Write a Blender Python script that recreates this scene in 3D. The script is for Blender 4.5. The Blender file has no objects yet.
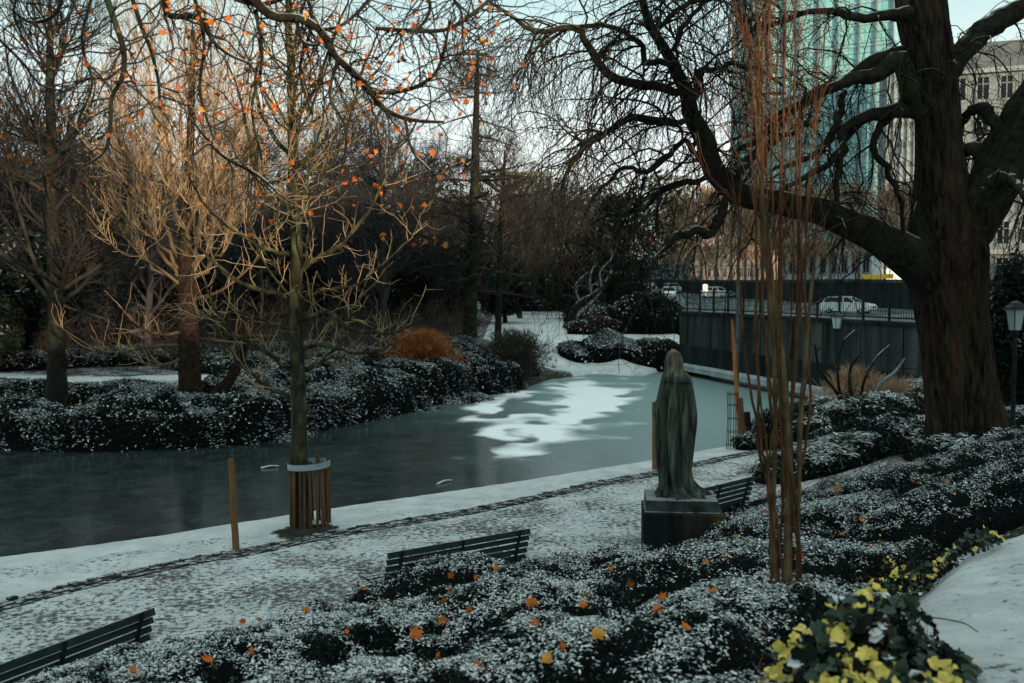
import bpy, math, random
import numpy as np
from mathutils import Vector
rng = np.random.default_rng(7)
random.seed(7)
SC = bpy.context.scene
SUN_AZ = math.radians(150); SUN_EL = math.radians(5.)
COL = SC.collection
# ------------------------------------------------------------------ camera model
F = 995.0; CX = 512.0; CY = 341.5; CZ = 3.6
TP = 51.5 / F; CP = 1 / math.sqrt(1 + TP * TP); SP = TP * CP
def ray(px, py):
    a = (px - CX) / F; b = (CY - py) / F
    return a, CP + b * SP, -SP + b * CP
def P(px, py, d):
    """point seen at px,py standing at distance d (metres north of the viewpoint)"""
    x, y, z = ray(px, py); k = d / y
    return np.array((x * k, d, CZ + z * k))
def G(px, py, z):
    x, y, zz = ray(px, py); k = (z - CZ) / zz
    return np.array((x * k, y * k, z))
# ------------------------------------------------------------------ numpy noise
_perm = rng.random((256, 256))
def vnoise(x, y, s=1.0, o=0):
    x = np.asarray(x) * s + 37.3 * o + 500; y = np.asarray(y) * s + 91.7 * o + 500
    xi = np.floor(x).astype(int); yi = np.floor(y).astype(int)
    fx = x - xi; fy = y - yi; fx = fx * fx * (3 - 2 * fx); fy = fy * fy * (3 - 2 * fy)
    g = lambda a, b: _perm[a & 255, b & 255]
    return (g(xi, yi) * (1 - fx) + g(xi + 1, yi) * fx) * (1 - fy) + (g(xi, yi + 1) * (1 - fx) + g(xi + 1, yi + 1) * fx) * fy
def fbm(x, y, s=1.0, o=0, n=4):
    r = 0; a = 1; t = 0
    for i in range(n):
        r = r + a * vnoise(x, y, s * 2 ** i, o + i); t += a; a *= .5
    return r / t
# ------------------------------------------------------------------ materials
MATS = {}
def mat(name, col, rough=.8, col2=None, nscale=3., bump=0., bscale=20., snow=0., snow_t=.6, snow_scale=4., stretch=None,
        metal=0., col3=None, n3scale=1., trans=0., spec=.05, bdist=.03):
    m = bpy.data.materials.new(name); m.use_nodes = True; MATS[name] = m
    nt = m.node_tree; N = nt.nodes; L = nt.links
    b = N['Principled BSDF']; b.inputs['Roughness'].default_value = rough; b.inputs['Metallic'].default_value = metal
    b.inputs['Specular IOR Level'].default_value = spec
    b.inputs['Base Color'].default_value = (*col, 1)
    if not (col2 or bump or snow or col3): return m
    tc = N.new('ShaderNodeTexCoord'); src = tc.outputs['Object']
    if stretch:
        mp = N.new('ShaderNodeMapping'); mp.inputs['Scale'].default_value = stretch
        L.new(src, mp.inputs['Vector']); src = mp.outputs['Vector']
    out = None
    def noise(scale, detail=5):
        n = N.new('ShaderNodeTexNoise'); n.inputs['Scale'].default_value = scale; n.inputs['Detail'].default_value = detail
        L.new(src, n.inputs['Vector']); return n.outputs['Fac']
    def ramp(fac, a, b_):
        r = N.new('ShaderNodeMapRange'); r.inputs['From Min'].default_value = a; r.inputs['From Max'].default_value = b_
        L.new(fac, r.inputs['Value']); return r.outputs['Result']
    def mix(fac, a, b_):
        x = N.new('ShaderNodeMix'); x.data_type = 'RGBA'
        L.new(fac, x.inputs['Factor'])
        for v, i in ((a, 6), (b_, 7)):
            if isinstance(v, tuple): x.inputs[i].default_value = (*v, 1)
            else: L.new(v, x.inputs[i])
        return x.outputs[2]
    c = col
    if col2: c = mix(ramp(noise(nscale), .35, .65), col, col2)
    if col3: c = mix(ramp(noise(n3scale, 3), .5, .7), c, col3)
    if snow:
        ge = N.new('ShaderNodeNewGeometry'); sx = N.new('ShaderNodeSeparateXYZ'); L.new(ge.outputs['Normal'], sx.inputs[0])
        nn = noise(snow_scale, 4)
        ad = N.new('ShaderNodeMath'); ad.operation = 'ADD'; L.new(sx.outputs['Z'], ad.inputs[0])
        ml = N.new('ShaderNodeMath'); ml.operation = 'MULTIPLY'; ml.inputs[1].default_value = .9; L.new(nn, ml.inputs[0])
        L.new(ml.outputs[0], ad.inputs[1])
        f = ramp(ad.outputs[0], snow_t + .45, snow_t + .6)
        fm = N.new('ShaderNodeMath'); fm.operation = 'MULTIPLY'; fm.inputs[1].default_value = snow; L.new(f, fm.inputs[0])
        c = mix(fm.outputs[0], c, (.74, .75, .74))
    if not isinstance(c, tuple): L.new(c, b.inputs['Base Color'])
    if bump:
        bp = N.new('ShaderNodeBump'); bp.inputs['Strength'].default_value = bump; bp.inputs['Distance'].default_value = bdist
        L.new(noise(bscale, 6), bp.inputs['Height']); L.new(bp.outputs[0], b.inputs['Normal'])
    return m
mat('bark_dark', (.009, .010, .009), .95, (.022, .020, .016), 12, .8, 30, snow=.5, snow_t=.62, snow_scale=1.5, col3=(.03, .045, .028), n3scale=2.5)
mat('bark_big', (.004, .004, .004), .95, (.042, .033, .025), 13, 1., 20, bdist=.08, stretch=(1, 1, .18), col3=(.045, .030, .018), n3scale=3.)  # dark streaks stand in for shade in the bark crevices
mat('limb_big', (.008, .009, .007), .95, (.028, .025, .016), 10, .9, 25, snow=.45, snow_t=.74, snow_scale=2.2, col3=(.034, .036, .018), n3scale=3.)
mat('twig_dark', (.016, .017, .017), .9, (.04, .036, .030), 3)
mat('twig_big', (.010, .011, .010), .9, (.028, .026, .020), 2)
mat('bark_young', (.014, .015, .010), .9, (.040, .038, .022), 10, .6, 35, stretch=(1, 1, .5), col3=(.085, .085, .045), n3scale=6)
mat('twig_young', (.14, .105, .06), .85, (.34, .26, .15), 4)
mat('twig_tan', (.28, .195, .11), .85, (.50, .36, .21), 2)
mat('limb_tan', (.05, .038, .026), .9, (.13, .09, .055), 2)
mat('bark_brown', (.012, .009, .007), .95, (.034, .022, .015), 8, .8, 25)
mat('twig_brown', (.030, .025, .021), .9, (.075, .055, .040), 2)
mat('twig_far', (.022, .025, .028), .95, (.052, .048, .046), .6)
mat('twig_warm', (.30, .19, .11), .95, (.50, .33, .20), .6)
mat('bark_far', (.028, .028, .030), .95, (.05, .045, .04), 2)
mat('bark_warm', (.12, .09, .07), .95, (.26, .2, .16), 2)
mat('bark_grey', (.05, .058, .056), .95, (.10, .11, .105), 6, .6, 20, stretch=(1, 1, .4))
mat('stem_red', (.042, .020, .011), .7, (.11, .052, .023), 6)
mat('stem_base', (.05, .036, .02), .75, (.13, .098, .05), 12, .5, 30, stretch=(1, 1, .6))
mat('twig_red', (.050, .024, .014), .75, (.11, .052, .026), 4)
mat('stem_sunlit', (.50, .17, .05), .6, (.30, .12, .05), 4)
mat('leaf_dark', (.007, .015, .010), .6, (.015, .028, .019), 2)
mat('leaf_black', (.003, .006, .005), .7, (.008, .012, .010), 2)
mat('leaf_green', (.03, .065, .03), .6, (.05, .09, .04), 2)
mat('leaf_brown', (.07, .04, .025), .8, (.12, .06, .035), 2)
mat('core', (.002, .003, .003), .95, (.005, .007, .006), 8)
mat('snow_leaf', (.70, .71, .70), .85, (.48, .51, .50), 9)
mat('frost_leaf', (.13, .17, .165), .85, (.27, .31, .30), 9)
mat('leaf_orange', (.55, .15, .025), .6, (.30, .07, .015), 14)
mat('leaf_rust', (.24, .075, .025), .7, (.36, .13, .035), 6)
mat('leaf_ochre', (.52, .27, .04), .6, (.40, .16, .03), 6)
mat('ivy_green', (.008, .022, .014), .42, (.022, .045, .024), 8, spec=.25)
mat('ivy_yellow', (.70, .52, .13), .5, (.40, .34, .08), 30)
mat('grass_tan', (.30, .17, .10), .9, (.50, .34, .22), 3)
mat('grass_dark', (.035, .033, .026), .9, (.08, .07, .05), 3)
mat('bench_paint', (.012, .022, .022), .45, (.022, .036, .035), 6, .2, 40, snow=.35, snow_t=.72, snow_scale=9)
mat('iron', (.012, .016, .016), .6, (.022, .026, .026), 8)
mat('wood_stake', (.12, .065, .03), .85, (.20, .115, .055), 5, .5, 30, stretch=(1, 1, .2))
mat('wood_slat', (.055, .034, .021), .85, (.12, .068, .036), 6, .5, 30, stretch=(1, 1, .15))
mat('strap', (.20, .25, .27), .6, (.28, .33, .35), 6)
mat('statue_stone', (.004, .007, .006), .8, (.045, .060, .048), 8, 1., 22, stretch=(2.2, 2.2, .32), col3=(.10, .12, .09), n3scale=5., spec=.25)
mat('plinth_stone', (.014, .020, .018), .7, (.050, .062, .056), 4, .5, 18, snow=.25, snow_t=.80, snow_scale=8)
mat('plinth_base', (.006, .009, .009), .8, (.016, .019, .018), 3, .5, 14, stretch=(1.5, 1.5, .3), col3=(.06, .045, .02), n3scale=1.6)
mat('concrete', (.018, .025, .025), .9, (.060, .072, .070), 1.2, .3, 8, stretch=(1.2, 1.2, .12), col3=(.010, .014, .014), n3scale=1.4)
mat('concrete_dark', (.007, .010, .011), .9, (.024, .032, .033), 1.2, .3, 8, stretch=(1, 1, .15))
mat('ledge', (.4, .46, .47), .9, (.25, .3, .31), 2)
mat('setts', (.012, .016, .017), .8, (.045, .052, .052), 9, .6, 20, snow=.4, snow_t=.92, snow_scale=6)
mat('road', (.05, .062, .064), .8, (.16, .19, .19), .35)
mat('car_white', (.62, .68, .68), .3, spec=.5)
mat('car_silver', (.38, .42, .43), .35, metal=.3)
mat('car_dark', (.03, .04, .042), .3, spec=.5)
mat('car_yellow', (.65, .42, .03), .4)
mat('glass_dark', (.008, .014, .015), .2, spec=.18)
mat('tyre', (.01, .01, .011), .9)
mat('rim', (.25, .27, .28), .4, metal=.5)
mat('head_lamp', (.75, .78, .74), .2)
mat('tail_lamp', (.45, .02, .015), .3)
mat('plate', (.6, .6, .55), .5)
mat('white_render', (.55, .6, .61), .9, (.44, .5, .51), .4)
mat('stone_pale', (.12, .145, .15), .9, (.20, .23, .23), .5, .2, 6)
mat('stone_trim', (.26, .30, .30), .9, (.18, .21, .21), .7)
mat('roof_grey', (.07, .085, .09), .8, (.11, .13, .13), .6)
mat('sign_yellow', (.75, .42, .03), .5)
mat('sign_white', (.7, .73, .73), .5)
mat('lamp_glass', (.38, .44, .43), .25)
mat('brick_warm', (.20, .17, .15), .9, (.30, .25, .22), .4)
def glassmat(name, c1, c2, mull, sx, sz, mw=.06, rough=.12):
    """glazed curtain wall: panes with slightly different tint, thin mullions"""
    m = bpy.data.materials.new(name); m.use_nodes = True; MATS[name] = m
    nt = m.node_tree; N = nt.nodes; L = nt.links; b = N['Principled BSDF']
    tc = N.new('ShaderNodeTexCoord'); sep = N.new('ShaderNodeSeparateXYZ'); L.new(tc.outputs['Object'], sep.inputs[0])
    def math_(op, a, v=None):
        x = N.new('ShaderNodeMath'); x.operation = op
        if isinstance(a, (int, float)): x.inputs[0].default_value = a
        else: L.new(a, x.inputs[0])
        if v is not None:
            if isinstance(v, (int, float)): x.inputs[1].default_value = v
            else: L.new(v, x.inputs[1])
        return x.outputs[0]
    hx = math_('ADD', sep.outputs['X'], sep.outputs['Y'])
    ux = math_('DIVIDE', hx, sx); uz = math_('DIVIDE', sep.outputs['Z'], sz)
    fx = math_('FRACT', ux); fz = math_('FRACT', uz)
    lx = math_('LESS_THAN', fx, mw); lz = math_('LESS_THAN', fz, mw * 1.6)
    line = math_('MAXIMUM', lx, lz)
    cb = N.new('ShaderNodeCombineXYZ'); L.new(math_('FLOOR', ux), cb.inputs[0]); L.new(math_('FLOOR', uz), cb.inputs[1])
    wn = N.new('ShaderNodeTexWhiteNoise'); wn.noise_dimensions = '2D'; L.new(cb.outputs[0], wn.inputs['Vector'])
    ns = N.new('ShaderNodeTexNoise'); ns.inputs['Scale'].default_value = .06; L.new(tc.outputs['Object'], ns.inputs['Vector'])
    fac = math_('ADD', math_('MULTIPLY', wn.outputs['Value'], .45), math_('MULTIPLY', ns.outputs['Fac'], .55))
    mx = N.new('ShaderNodeMix'); mx.data_type = 'RGBA'; L.new(fac, mx.inputs[0]); mx.inputs[6].default_value = (*c1, 1); mx.inputs[7].default_value = (*c2, 1)
    m2 = N.new('ShaderNodeMix'); m2.data_type = 'RGBA'; L.new(line, m2.inputs[0]); L.new(mx.outputs[2], m2.inputs[6]); m2.inputs[7].default_value = (*mull, 1)
    L.new(m2.outputs[2], b.inputs['Base Color']); b.inputs['Roughness'].default_value = rough; b.inputs['Specular IOR Level'].default_value = .5
    return m
glassmat('glass_tower', (.13, .36, .36), (.26, .52, .50), (.05, .16, .17), 1.5, 1.9)
glassmat('glass_pale', (.24, .38, .40), (.36, .48, .5), (.16, .26, .28), 1.5, 3.2)
glassmat('glass_street', (.10, .2, .22), (.45, .52, .52), (.2, .25, .26), 2.2, 3.)
# ------------------------------------------------------------------ object helpers
def tag(o, label=None, cat=None, group=None, kind=None):
    if label: o['label'] = label
    if cat: o['category'] = cat
    if group: o['group'] = group
    if kind: o['kind'] = kind
    return o
def empty(name, loc, label, cat, group=None, rz=0):
    o = bpy.data.objects.new(name, None); COL.objects.link(o); o.location = loc; o.rotation_euler = (0, 0, rz)
    o.empty_display_size = .1
    return tag(o, label, cat, group)
def copy_tree(o, parent=None):
    c = o.copy(); COL.objects.link(c); c.parent = parent
    for ch in [x for x in bpy.data.objects if x.parent == o]: copy_tree(ch, c)
    return c
class MB:
    """collects quads/tris with a material per face; build() links ONE mesh object"""
    def __init__(s): s.v = []; s.q = []; s.t = []; s.n = 0; s.mats = []
    def mi(s, m):
        if m not in s.mats: s.mats.append(m)
        return s.mats.index(m)
    def add(s, v, f, m, smooth=True):
        v = np.asarray(v, float).reshape(-1, 3); f = np.asarray(f, int)
        if len(f) == 0: return s
        mi = s.mi(m) if isinstance(m, str) else m
        mi = np.full(len(f), mi) if np.isscalar(mi) else np.asarray(mi)
        (s.q if f.shape[1] == 4 else s.t).append((f + s.n, mi, smooth)); s.v.append(v); s.n += len(v); return s
    def box(s, c, size, m, rz=0, rx=0, taper=1.):
        x, y, z = [a / 2 for a in size]
        v = np.array([(-x, -y, -z), (x, -y, -z), (x, y, -z), (-x, y, -z), (-x * taper, -y * taper, z), (x * taper, -y * taper, z), (x * taper, y * taper, z), (-x * taper, y * taper, z)])
        if rx:
            c_, s_ = math.cos(rx), math.sin(rx); v = v @ np.array([(1, 0, 0), (0, c_, s_), (0, -s_, c_)])
        if rz:
            c_, s_ = math.cos(rz), math.sin(rz); v = v @ np.array([(c_, s_, 0), (-s_, c_, 0), (0, 0, 1)])
        f = [(0, 3, 2, 1), (4, 5, 6, 7), (0, 1, 5, 4), (1, 2, 6, 5), (2, 3, 7, 6), (3, 0, 4, 7)]
        return s.add(v + np.array(c), f, m, False)
    def tubes(s, pts, rad, S, m):
        """pts (M,K,3) rad (M,K)"""
        pts = np.asarray(pts, float); rad = np.asarray(rad, float)
        if pts.ndim == 2: pts = pts[None]; rad = rad[None]
        M, K, _ = pts.shape
        t = np.gradient(pts, axis=1); t /= np.linalg.norm(t, axis=2, keepdims=True) + 1e-9
        mt = pts[:, -1] - pts[:, 0]; mt /= np.linalg.norm(mt, axis=1, keepdims=True) + 1e-9
        up = np.where(np.abs(mt[:, 2:3]) > .8, np.array([[1., .13, 0]]), np.array([[0, .11, 1.]]))[:, None, :]
        a = np.cross(t, up); a /= np.linalg.norm(a, axis=2, keepdims=True) + 1e-9
        b = np.cross(t, a)
        th = np.arange(S) * 2 * math.pi / S
        v = pts[:, :, None] + rad[:, :, None, None] * (a[:, :, None] * np.cos(th)[None, None, :, None] + b[:, :, None] * np.sin(th)[None, None, :, None])
        i = np.arange(M)[:, None, None] * K * S + np.arange(K - 1)[None, :, None] * S
        j = np.arange(S)[None, None, :]; j2 = (j + 1) % S
        f = np.stack([i + j, i + j2, i + S + j2, i + S + j], -1).reshape(-1, 4)
        return s.add(v.reshape(-1, 3), f, m)
    def disc(s, c, r, m, axis=(0, 0, 1), n=12):
        ax = Vector(axis).normalized(); u = ax.orthogonal().normalized(); w = ax.cross(u)
        v = [Vector(c)] + [Vector(c) + u * r * math.cos(k * 2 * math.pi / n) + w * r * math.sin(k * 2 * math.pi / n) for k in range(n)]
        return s.add([tuple(p) for p in v], [(0, 1 + k, 1 + (k + 1) % n) for k in range(n)], m, False)
    def build(s, name, parent=None, loc=None):
        me = bpy.data.meshes.new(name)
        V = np.concatenate(s.v) if s.v else np.zeros((0, 3))
        Q = np.concatenate([a[0] for a in s.q]) if s.q else np.zeros((0, 4), int)
        T = np.concatenate([a[0] for a in s.t]) if s.t else np.zeros((0, 3), int)
        mi = np.concatenate([a[1] for a in s.q] + [a[1] for a in s.t]) if (s.q or s.t) else np.zeros(0, int)
        sm = np.concatenate([np.full(len(a[0]), a[2]) for a in s.q] + [np.full(len(a[0]), a[2]) for a in s.t])
        me.vertices.add(len(V)); me.vertices.foreach_set('co', V.astype(np.float32).ravel())
        nl = len(Q) * 4 + len(T) * 3; me.loops.add(nl)
        me.loops.foreach_set('vertex_index', np.concatenate([Q.ravel(), T.ravel()]).astype(np.int32))
        me.polygons.add(len(Q) + len(T))
        me.polygons.foreach_set('loop_start', np.concatenate([np.arange(len(Q)) * 4, len(Q) * 4 + np.arange(len(T)) * 3]).astype(np.int32))
        me.polygons.foreach_set('material_index', mi.astype(np.int32))
        me.polygons.foreach_set('use_smooth', sm.astype(bool))
        for m in s.mats: me.materials.append(MATS[m])
        me.update(calc_edges=True)
        o = bpy.data.objects.new(name, me); COL.objects.link(o)
        if parent is not None: o.parent = parent
        if loc is not None: o.location = loc
        return o
def bevel(o, w=.01, seg=2):
    b = o.modifiers.new('b', 'BEVEL'); b.width = w; b.segments = seg; b.limit_method = 'ANGLE'; return o
def loft(mb, rings, m, cap=True, smooth=True):
    """rings: list of (S,3) arrays"""
    R = np.array(rings); K, S, _ = R.shape
    i = np.arange(K - 1)[:, None] * S; j = np.arange(S)[None]; j2 = (j + 1) % S
    mb.add(R.reshape(-1, 3), np.stack([i + j, i + j2, i + S + j2, i + S + j], -1).reshape(-1, 4), m, smooth)
    if cap:
        for r in (R[0], R[-1]):
            c = r.mean(0); mb.add(np.vstack([[c], r]), [(0, 1 + k, 1 + (k + 1) % S) for k in range(S)], m, smooth)
    return mb
def smooth_path(pts, n):
    """Catmull-Rom through pts (k, c) -> (n, c)"""
    p = np.asarray(pts, float); p = np.vstack([2 * p[0] - p[1], p, 2 * p[-1] - p[-2]])
    k = len(p) - 3; out = []
    for u in np.linspace(0, k - 1e-6, n):
        i = int(u); t = u - i; a, b, c, d = p[i:i + 4]
        out.append(.5 * (2 * b + (c - a) * t + (2 * a - 5 * b + 4 * c - d) * t * t + (3 * b - a - 3 * c + d) * t ** 3))
    return np.array(out)
# ------------------------------------------------------------------ branch growth (vectorised)
def grow(start, dirn, length, r0, K, wig=.25, trop=0., tip=.25, tropdir=(0, 0, 1)):
    M = len(start); d = dirn / (np.linalg.norm(dirn, axis=1, keepdims=True) + 1e-9)
    p = [start]; td = np.array(tropdir, float)
    for k in range(K - 1):
        d = d + rng.normal(0, wig, (M, 3)) + trop * td
        d /= np.linalg.norm(d, axis=1, keepdims=True)
        p.append(p[-1] + d * (length / (K - 1))[:, None])
    rad = r0[:, None] * np.linspace(1, tip, K)[None]
    return np.stack(p, 1), rad
def spawn(pts, rad, n, t0=.15, t1=1., ang=(35, 65), bias=(0, 0, 0), pw=1.):
    """n children per parent at random params; returns start, dir, parent radius, t, idx"""
    M, K, _ = pts.shape
    n = np.broadcast_to(np.asarray(n), (M,)).astype(int)
    idx = np.repeat(np.arange(M), n); T = t0 + (t1 - t0) * rng.random(len(idx)) ** pw
    u = T * (K - 1); i = np.minimum(u.astype(int), K - 2); f = (u - i)[:, None]
    s = pts[idx, i] * (1 - f) + pts[idx, i + 1] * f
    d = pts[idx, i + 1] - pts[idx, i]; d /= np.linalg.norm(d, axis=1, keepdims=True) + 1e-9
    r = rad[idx, i] * (1 - f[:, 0]) + rad[idx, i + 1] * f[:, 0]
    w = rng.normal(0, 1, (len(idx), 3)) + np.array(bias); w -= d * (w * d).sum(1, keepdims=True); w /= np.linalg.norm(w, axis=1, keepdims=True) + 1e-9
    a = np.radians(rng.uniform(*ang, len(idx)))[:, None]
    return s, d * np.cos(a) + w * np.sin(a), r, T, idx
def levels(mb, pts, rad, spec, m, collect=None):
    """spec rows: n, len0, len1, rratio, K, S, wig, trop, ang, rmin [, t0]"""
    cur = [(pts, rad)]
    for row in spec:
        n, l0, l1, rr, K, S, wig, trop, ang, rmin = row[:10]; t0 = row[10] if len(row) > 10 else .15
        nxt = []
        for (p, r) in cur:
            s, d, pr, T, idx = spawn(p, r, n, t0=t0, ang=ang)
            L = (l0 + (l1 - l0) * rng.random(len(s))) * (1.15 - .55 * T)
            q, w = grow(s, d, L, np.maximum(pr * rr, rmin), K, wig, trop, .35)
            w = np.maximum(w, rmin * .6)
            mb.tubes(q, w, S, m if isinstance(m, str) else m[min(len(m) - 1, spec.index(row))]); nxt.append((q, w))
        cur = nxt
    return cur
def leaf_shape():
    a = np.radians(np.array([0, 28, 50, 78, 110, 150, 180, 210, 250, 282, 310, 332])); r = np.array([1, .58, .86, .50, .66, .44, .42, .40, .72, .54, .92, .64])
    return np.stack([r * np.sin(a), r * np.cos(a), .12 * np.abs(np.sin(a))], 1)
LEAF = leaf_shape()
def rand_frames(n, up=None, tilt=1.):
    nz = rng.normal(0, 1, (n, 3)) * tilt
    if up is not None: nz = nz + up
    nz /= np.linalg.norm(nz, axis=1, keepdims=True)
    u = rng.normal(0, 1, (n, 3)); u -= nz * (u * nz).sum(1, keepdims=True); u /= np.linalg.norm(u, axis=1, keepdims=True)
    return u, np.cross(nz, u), nz
IVY = np.stack([np.array([1, .82, .86, .62, .74, .55, .38, .55, .74, .62, .86, .82]) * np.sin(np.radians(np.arange(12) * 30)), np.array([1, .82, .86, .62, .74, .55, .38, .55, .74, .62, .86, .82]) * np.cos(np.radians(np.arange(12) * 30)), .10 * np.abs(np.sin(np.radians(np.arange(12) * 60)))], 1)
def lobed(mb, c, size, up, tilt, mis, shape=None, curl=0.):
    LEAF = globals()['LEAF'] if shape is None else shape
    n = len(c); u, w, nz = rand_frames(n, up, tilt); size = np.broadcast_to(size, (n,))[:, None, None]
    cu = (rng.uniform(-1, 1, n) * curl)[:, None, None]; cv = (rng.uniform(-1, 1, n) * curl)[:, None, None]; sx_ = rng.uniform(1 - .35 * min(1, curl), 1, n)[:, None, None]
    v = c[:, None] + size * (LEAF[None, :, 0:1] * sx_ * u[:, None] + LEAF[None, :, 1:2] * w[:, None] + (LEAF[None, :, 2:3] + cu * LEAF[None, :, 0:1] ** 2 + cv * LEAF[None, :, 1:2] ** 2) * nz[:, None])
    v = np.concatenate([c[:, None], v], 1); k = len(LEAF)
    f = np.array([(0, 1 + j, 1 + (j + 1) % k) for j in range(k)])
    f = (f[None] + (np.arange(n) * (k + 1))[:, None, None]).reshape(-1, 3)
    mb.add(v.reshape(-1, 3), f, np.repeat(mis, k), True)
def ovals(mb, c, ln, wd, up, tilt, mis, nz=None):
    """folded leaf quads"""
    n = len(c); u, w, z = rand_frames(n, up, tilt)
    ln = np.broadcast_to(ln, (n,))[:, None]; wd = np.broadcast_to(wd, (n,))[:, None]
    v = np.stack([c - u * ln * .5, c + w * wd * .5 + z * wd * .2, c + u * ln * .5, c - w * wd * .5 + z * wd * .2], 1)
    mb.add(v.reshape(-1, 3), np.arange(n * 4).reshape(-1, 4), mis, False)
    return z
exec_parts = []
# =================================================================== TERRAIN
WZ = -.45
def lerp_pts(pts, z): return [tuple(G(a, b, z)[:2]) for a, b in pts]
near_edge = lerp_pts([(0, 558), (85, 547), (171, 535), (228, 525), (256, 521), (300, 514), (352, 506), (430, 495), (512, 483), (580, 472), (651, 461), (720, 448), (770, 440), (830, 432)], -.08)
far_edge = lerp_pts([(0, 448), (60, 450), (120, 450), (180, 448), (240, 444), (307, 431), (345, 424), (385, 416), (430, 404), (481, 395), (520, 389), (545, 380), (592, 374), (641, 376), (660, 371)], WZ)
e0 = np.array(near_edge[0]); e1 = np.array(near_edge[2]); dr = (e0 - e1) / np.linalg.norm(e0 - e1)
pond = [tuple(e0 + dr * 30), *near_edge, (9.6, 28.5), (10.8, 31.5), (11.9, 35.), (10.2, 42.), (8.8, 49.), *far_edge[::-1], (far_edge[0][0] - 30, far_edge[0][1] - 2)]
POND = np.array(pond)
def poly_sd(x, y, poly):
    """signed distance, negative inside"""
    x = np.asarray(x, float); y = np.asarray(y, float); d = np.full(x.shape, 1e9); ins = np.zeros(x.shape, bool)
    for i in range(len(poly)):
        ax, ay = poly[i]; bx, by = poly[(i + 1) % len(poly)]
        ex, ey = bx - ax, by - ay; wx, wy = x - ax, y - ay
        t = np.clip((wx * ex + wy * ey) / (ex * ex + ey * ey), 0, 1)
        d = np.minimum(d, (wx - ex * t) ** 2 + (wy - ey * t) ** 2)
        c = ((ay > y) != (by > y)) & (x < ex * (y - ay) / (ey + 1e-12) + ax); ins ^= c
    return np.where(ins, -np.sqrt(d), np.sqrt(d))
def ss(a, b, x): t = np.clip((x - a) / (b - a), 0, 1); return t * t * (3 - 2 * t)
BA = np.array((-1.36, 10.5)); BN = np.array((.616, -.788))
def s_near(x, y): return (x - BA[0]) * BN[0] + (y - BA[1]) * BN[1]
# near / far side split: line through the pond
def is_far(x, y):
    xs = np.array([-60, -12, -3, 2, 6, 8, 9.5]); ys = np.array([8, 20, 22, 25, 29, 38, 48])
    return y > np.interp(x, xs, ys, right=60)
FY = np.array([20, 26, 30, 38, 45, 70, 110, 160, 300, 900.]); FZ = np.array([-.3, -.2, .35, .75, 1.0, 1.5, 2.5, 3.2, 4.0, 5.])
def ground(x, y):
    x = np.asarray(x, float); y = np.asarray(y, float)
    sd = poly_sd(x, y, POND); s = s_near(x, y)
    u = np.maximum(0, s - .2); near = .225 * (np.sqrt(u * u + .15) - .387) * ss(-1, 4, 40 - y)
    near = np.minimum(near, 2.4)
    near = near + .7 * ss(3.6, 7.5, x) * ss(.5, 4, sd) * ss(30, 20, y) + .34 * ss(-.15, .45, x - (1.75 + .62 * (y - 5.5))) * ss(10, 8.5, y)
    far = np.interp(y, FY, FZ)
    shelf = ss(0, 4, sd)
    far = -.25 + (far + .25) * shelf
    z = np.where(is_far(x, y), far, near)
    # right part behind the retaining wall is a sunken boulevard, handled by the road sheet lying above this sheet
    z = z + .03 * (fbm(x, y, .8, 3) - .5) * ss(0, 1, sd)
    basin = ss(.02, -.5, sd)
    return z * (1 - basin) + (-1.3) * basin + np.where(is_far(x, y), 0, -.06 * ss(.35, 0, sd))
def grid_axis(a, b, fine, c0, c1, grow_):
    """spacing fine between c0..c1, growing outside"""
    v = list(np.arange(c0, c1, fine)); st = fine; p = c1
    while p < b: v.append(p); st *= grow_; p += st
    v.append(b); st = fine; p = c0 - fine; lo = []
    while p > a: lo.append(p); st *= grow_; p -= st
    return np.array([a] + lo[::-1] + v)
gx = grid_axis(-900, 900, .10, -9, 11, 1.06); gy = grid_axis(-60, 1200, .10, 3, 26, 1.035)
X, Y = np.meshgrid(gx, gy); Z = ground(X, Y)
def corridor(x, y): # where the sunken boulevard runs
    return ss(-1, 2, (x - 9.5) + (y - 49) * .246) * ss(44, 52, y + .0 * x)
# keep the sheet under the road
RD = np.array([30, 50, 70, 85, 100, 130, 145, 160, 190, 260.]); RZ_ = np.array([1.2, 1.2, 1.3, 1.55, 1.85, 2.55, 3.1, 3.9, 4.6, 5.2])
def roadz(y): return np.interp(y, RD, RZ_)
cor = ss(7.0, 9.0, X - np.interp(Y, [0, 26, 49, 60, 100, 150, 400], [13, 6.5, 1.4, 2.6, 5, 8, 20])) * ss(33, 36, Y + (X - 11.9) * 4.06 * (Y < 49) * 0 + 0)
behind_wall = ((X - 8.9) * 13 + (Y - 49) * 3.2 > 6) & (Y > 20)
Z = np.where(behind_wall & (X > 9), np.minimum(Z, roadz(Y) - .35), Z)
MBt = MB(); ny, nx = X.shape
i = (np.arange(ny - 1)[:, None] * nx + np.arange(nx - 1)[None]).ravel()
MATS['ground'] = gm = bpy.data.materials.new('ground'); gm.use_nodes = True
MBt.add(np.stack([X, Y, Z], -1).reshape(-1, 3), np.stack([i, i + 1, i + nx + 1, i + nx], 1), 'ground')
gnd = MBt.build('ground'); tag(gnd, kind='structure')
xf, yf = X.ravel(), Y.ravel(); sdv = poly_sd(xf, yf, POND); sv = s_near(xf, yf)
farv = is_far(xf, yf)
kerb_pts = np.array(lerp_pts([(-60, 622), (0, 606), (82, 585), (171, 565), (256, 550), (316, 537), (398, 523.5), (455, 514), (512, 503), (594, 484.5), (651, 474), (700, 463), (757, 453), (812, 443)], 0.))
kerb_path = smooth_path(kerb_pts, 400)
amt = np.where(farv, .42, .57)
kd = np.interp(xf, kerb_path[:, 0], kerb_path[:, 1])
strip = (~farv) & (yf > kd)
amt = np.where(strip, .74, amt)                                   # snow strip beside the water
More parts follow.
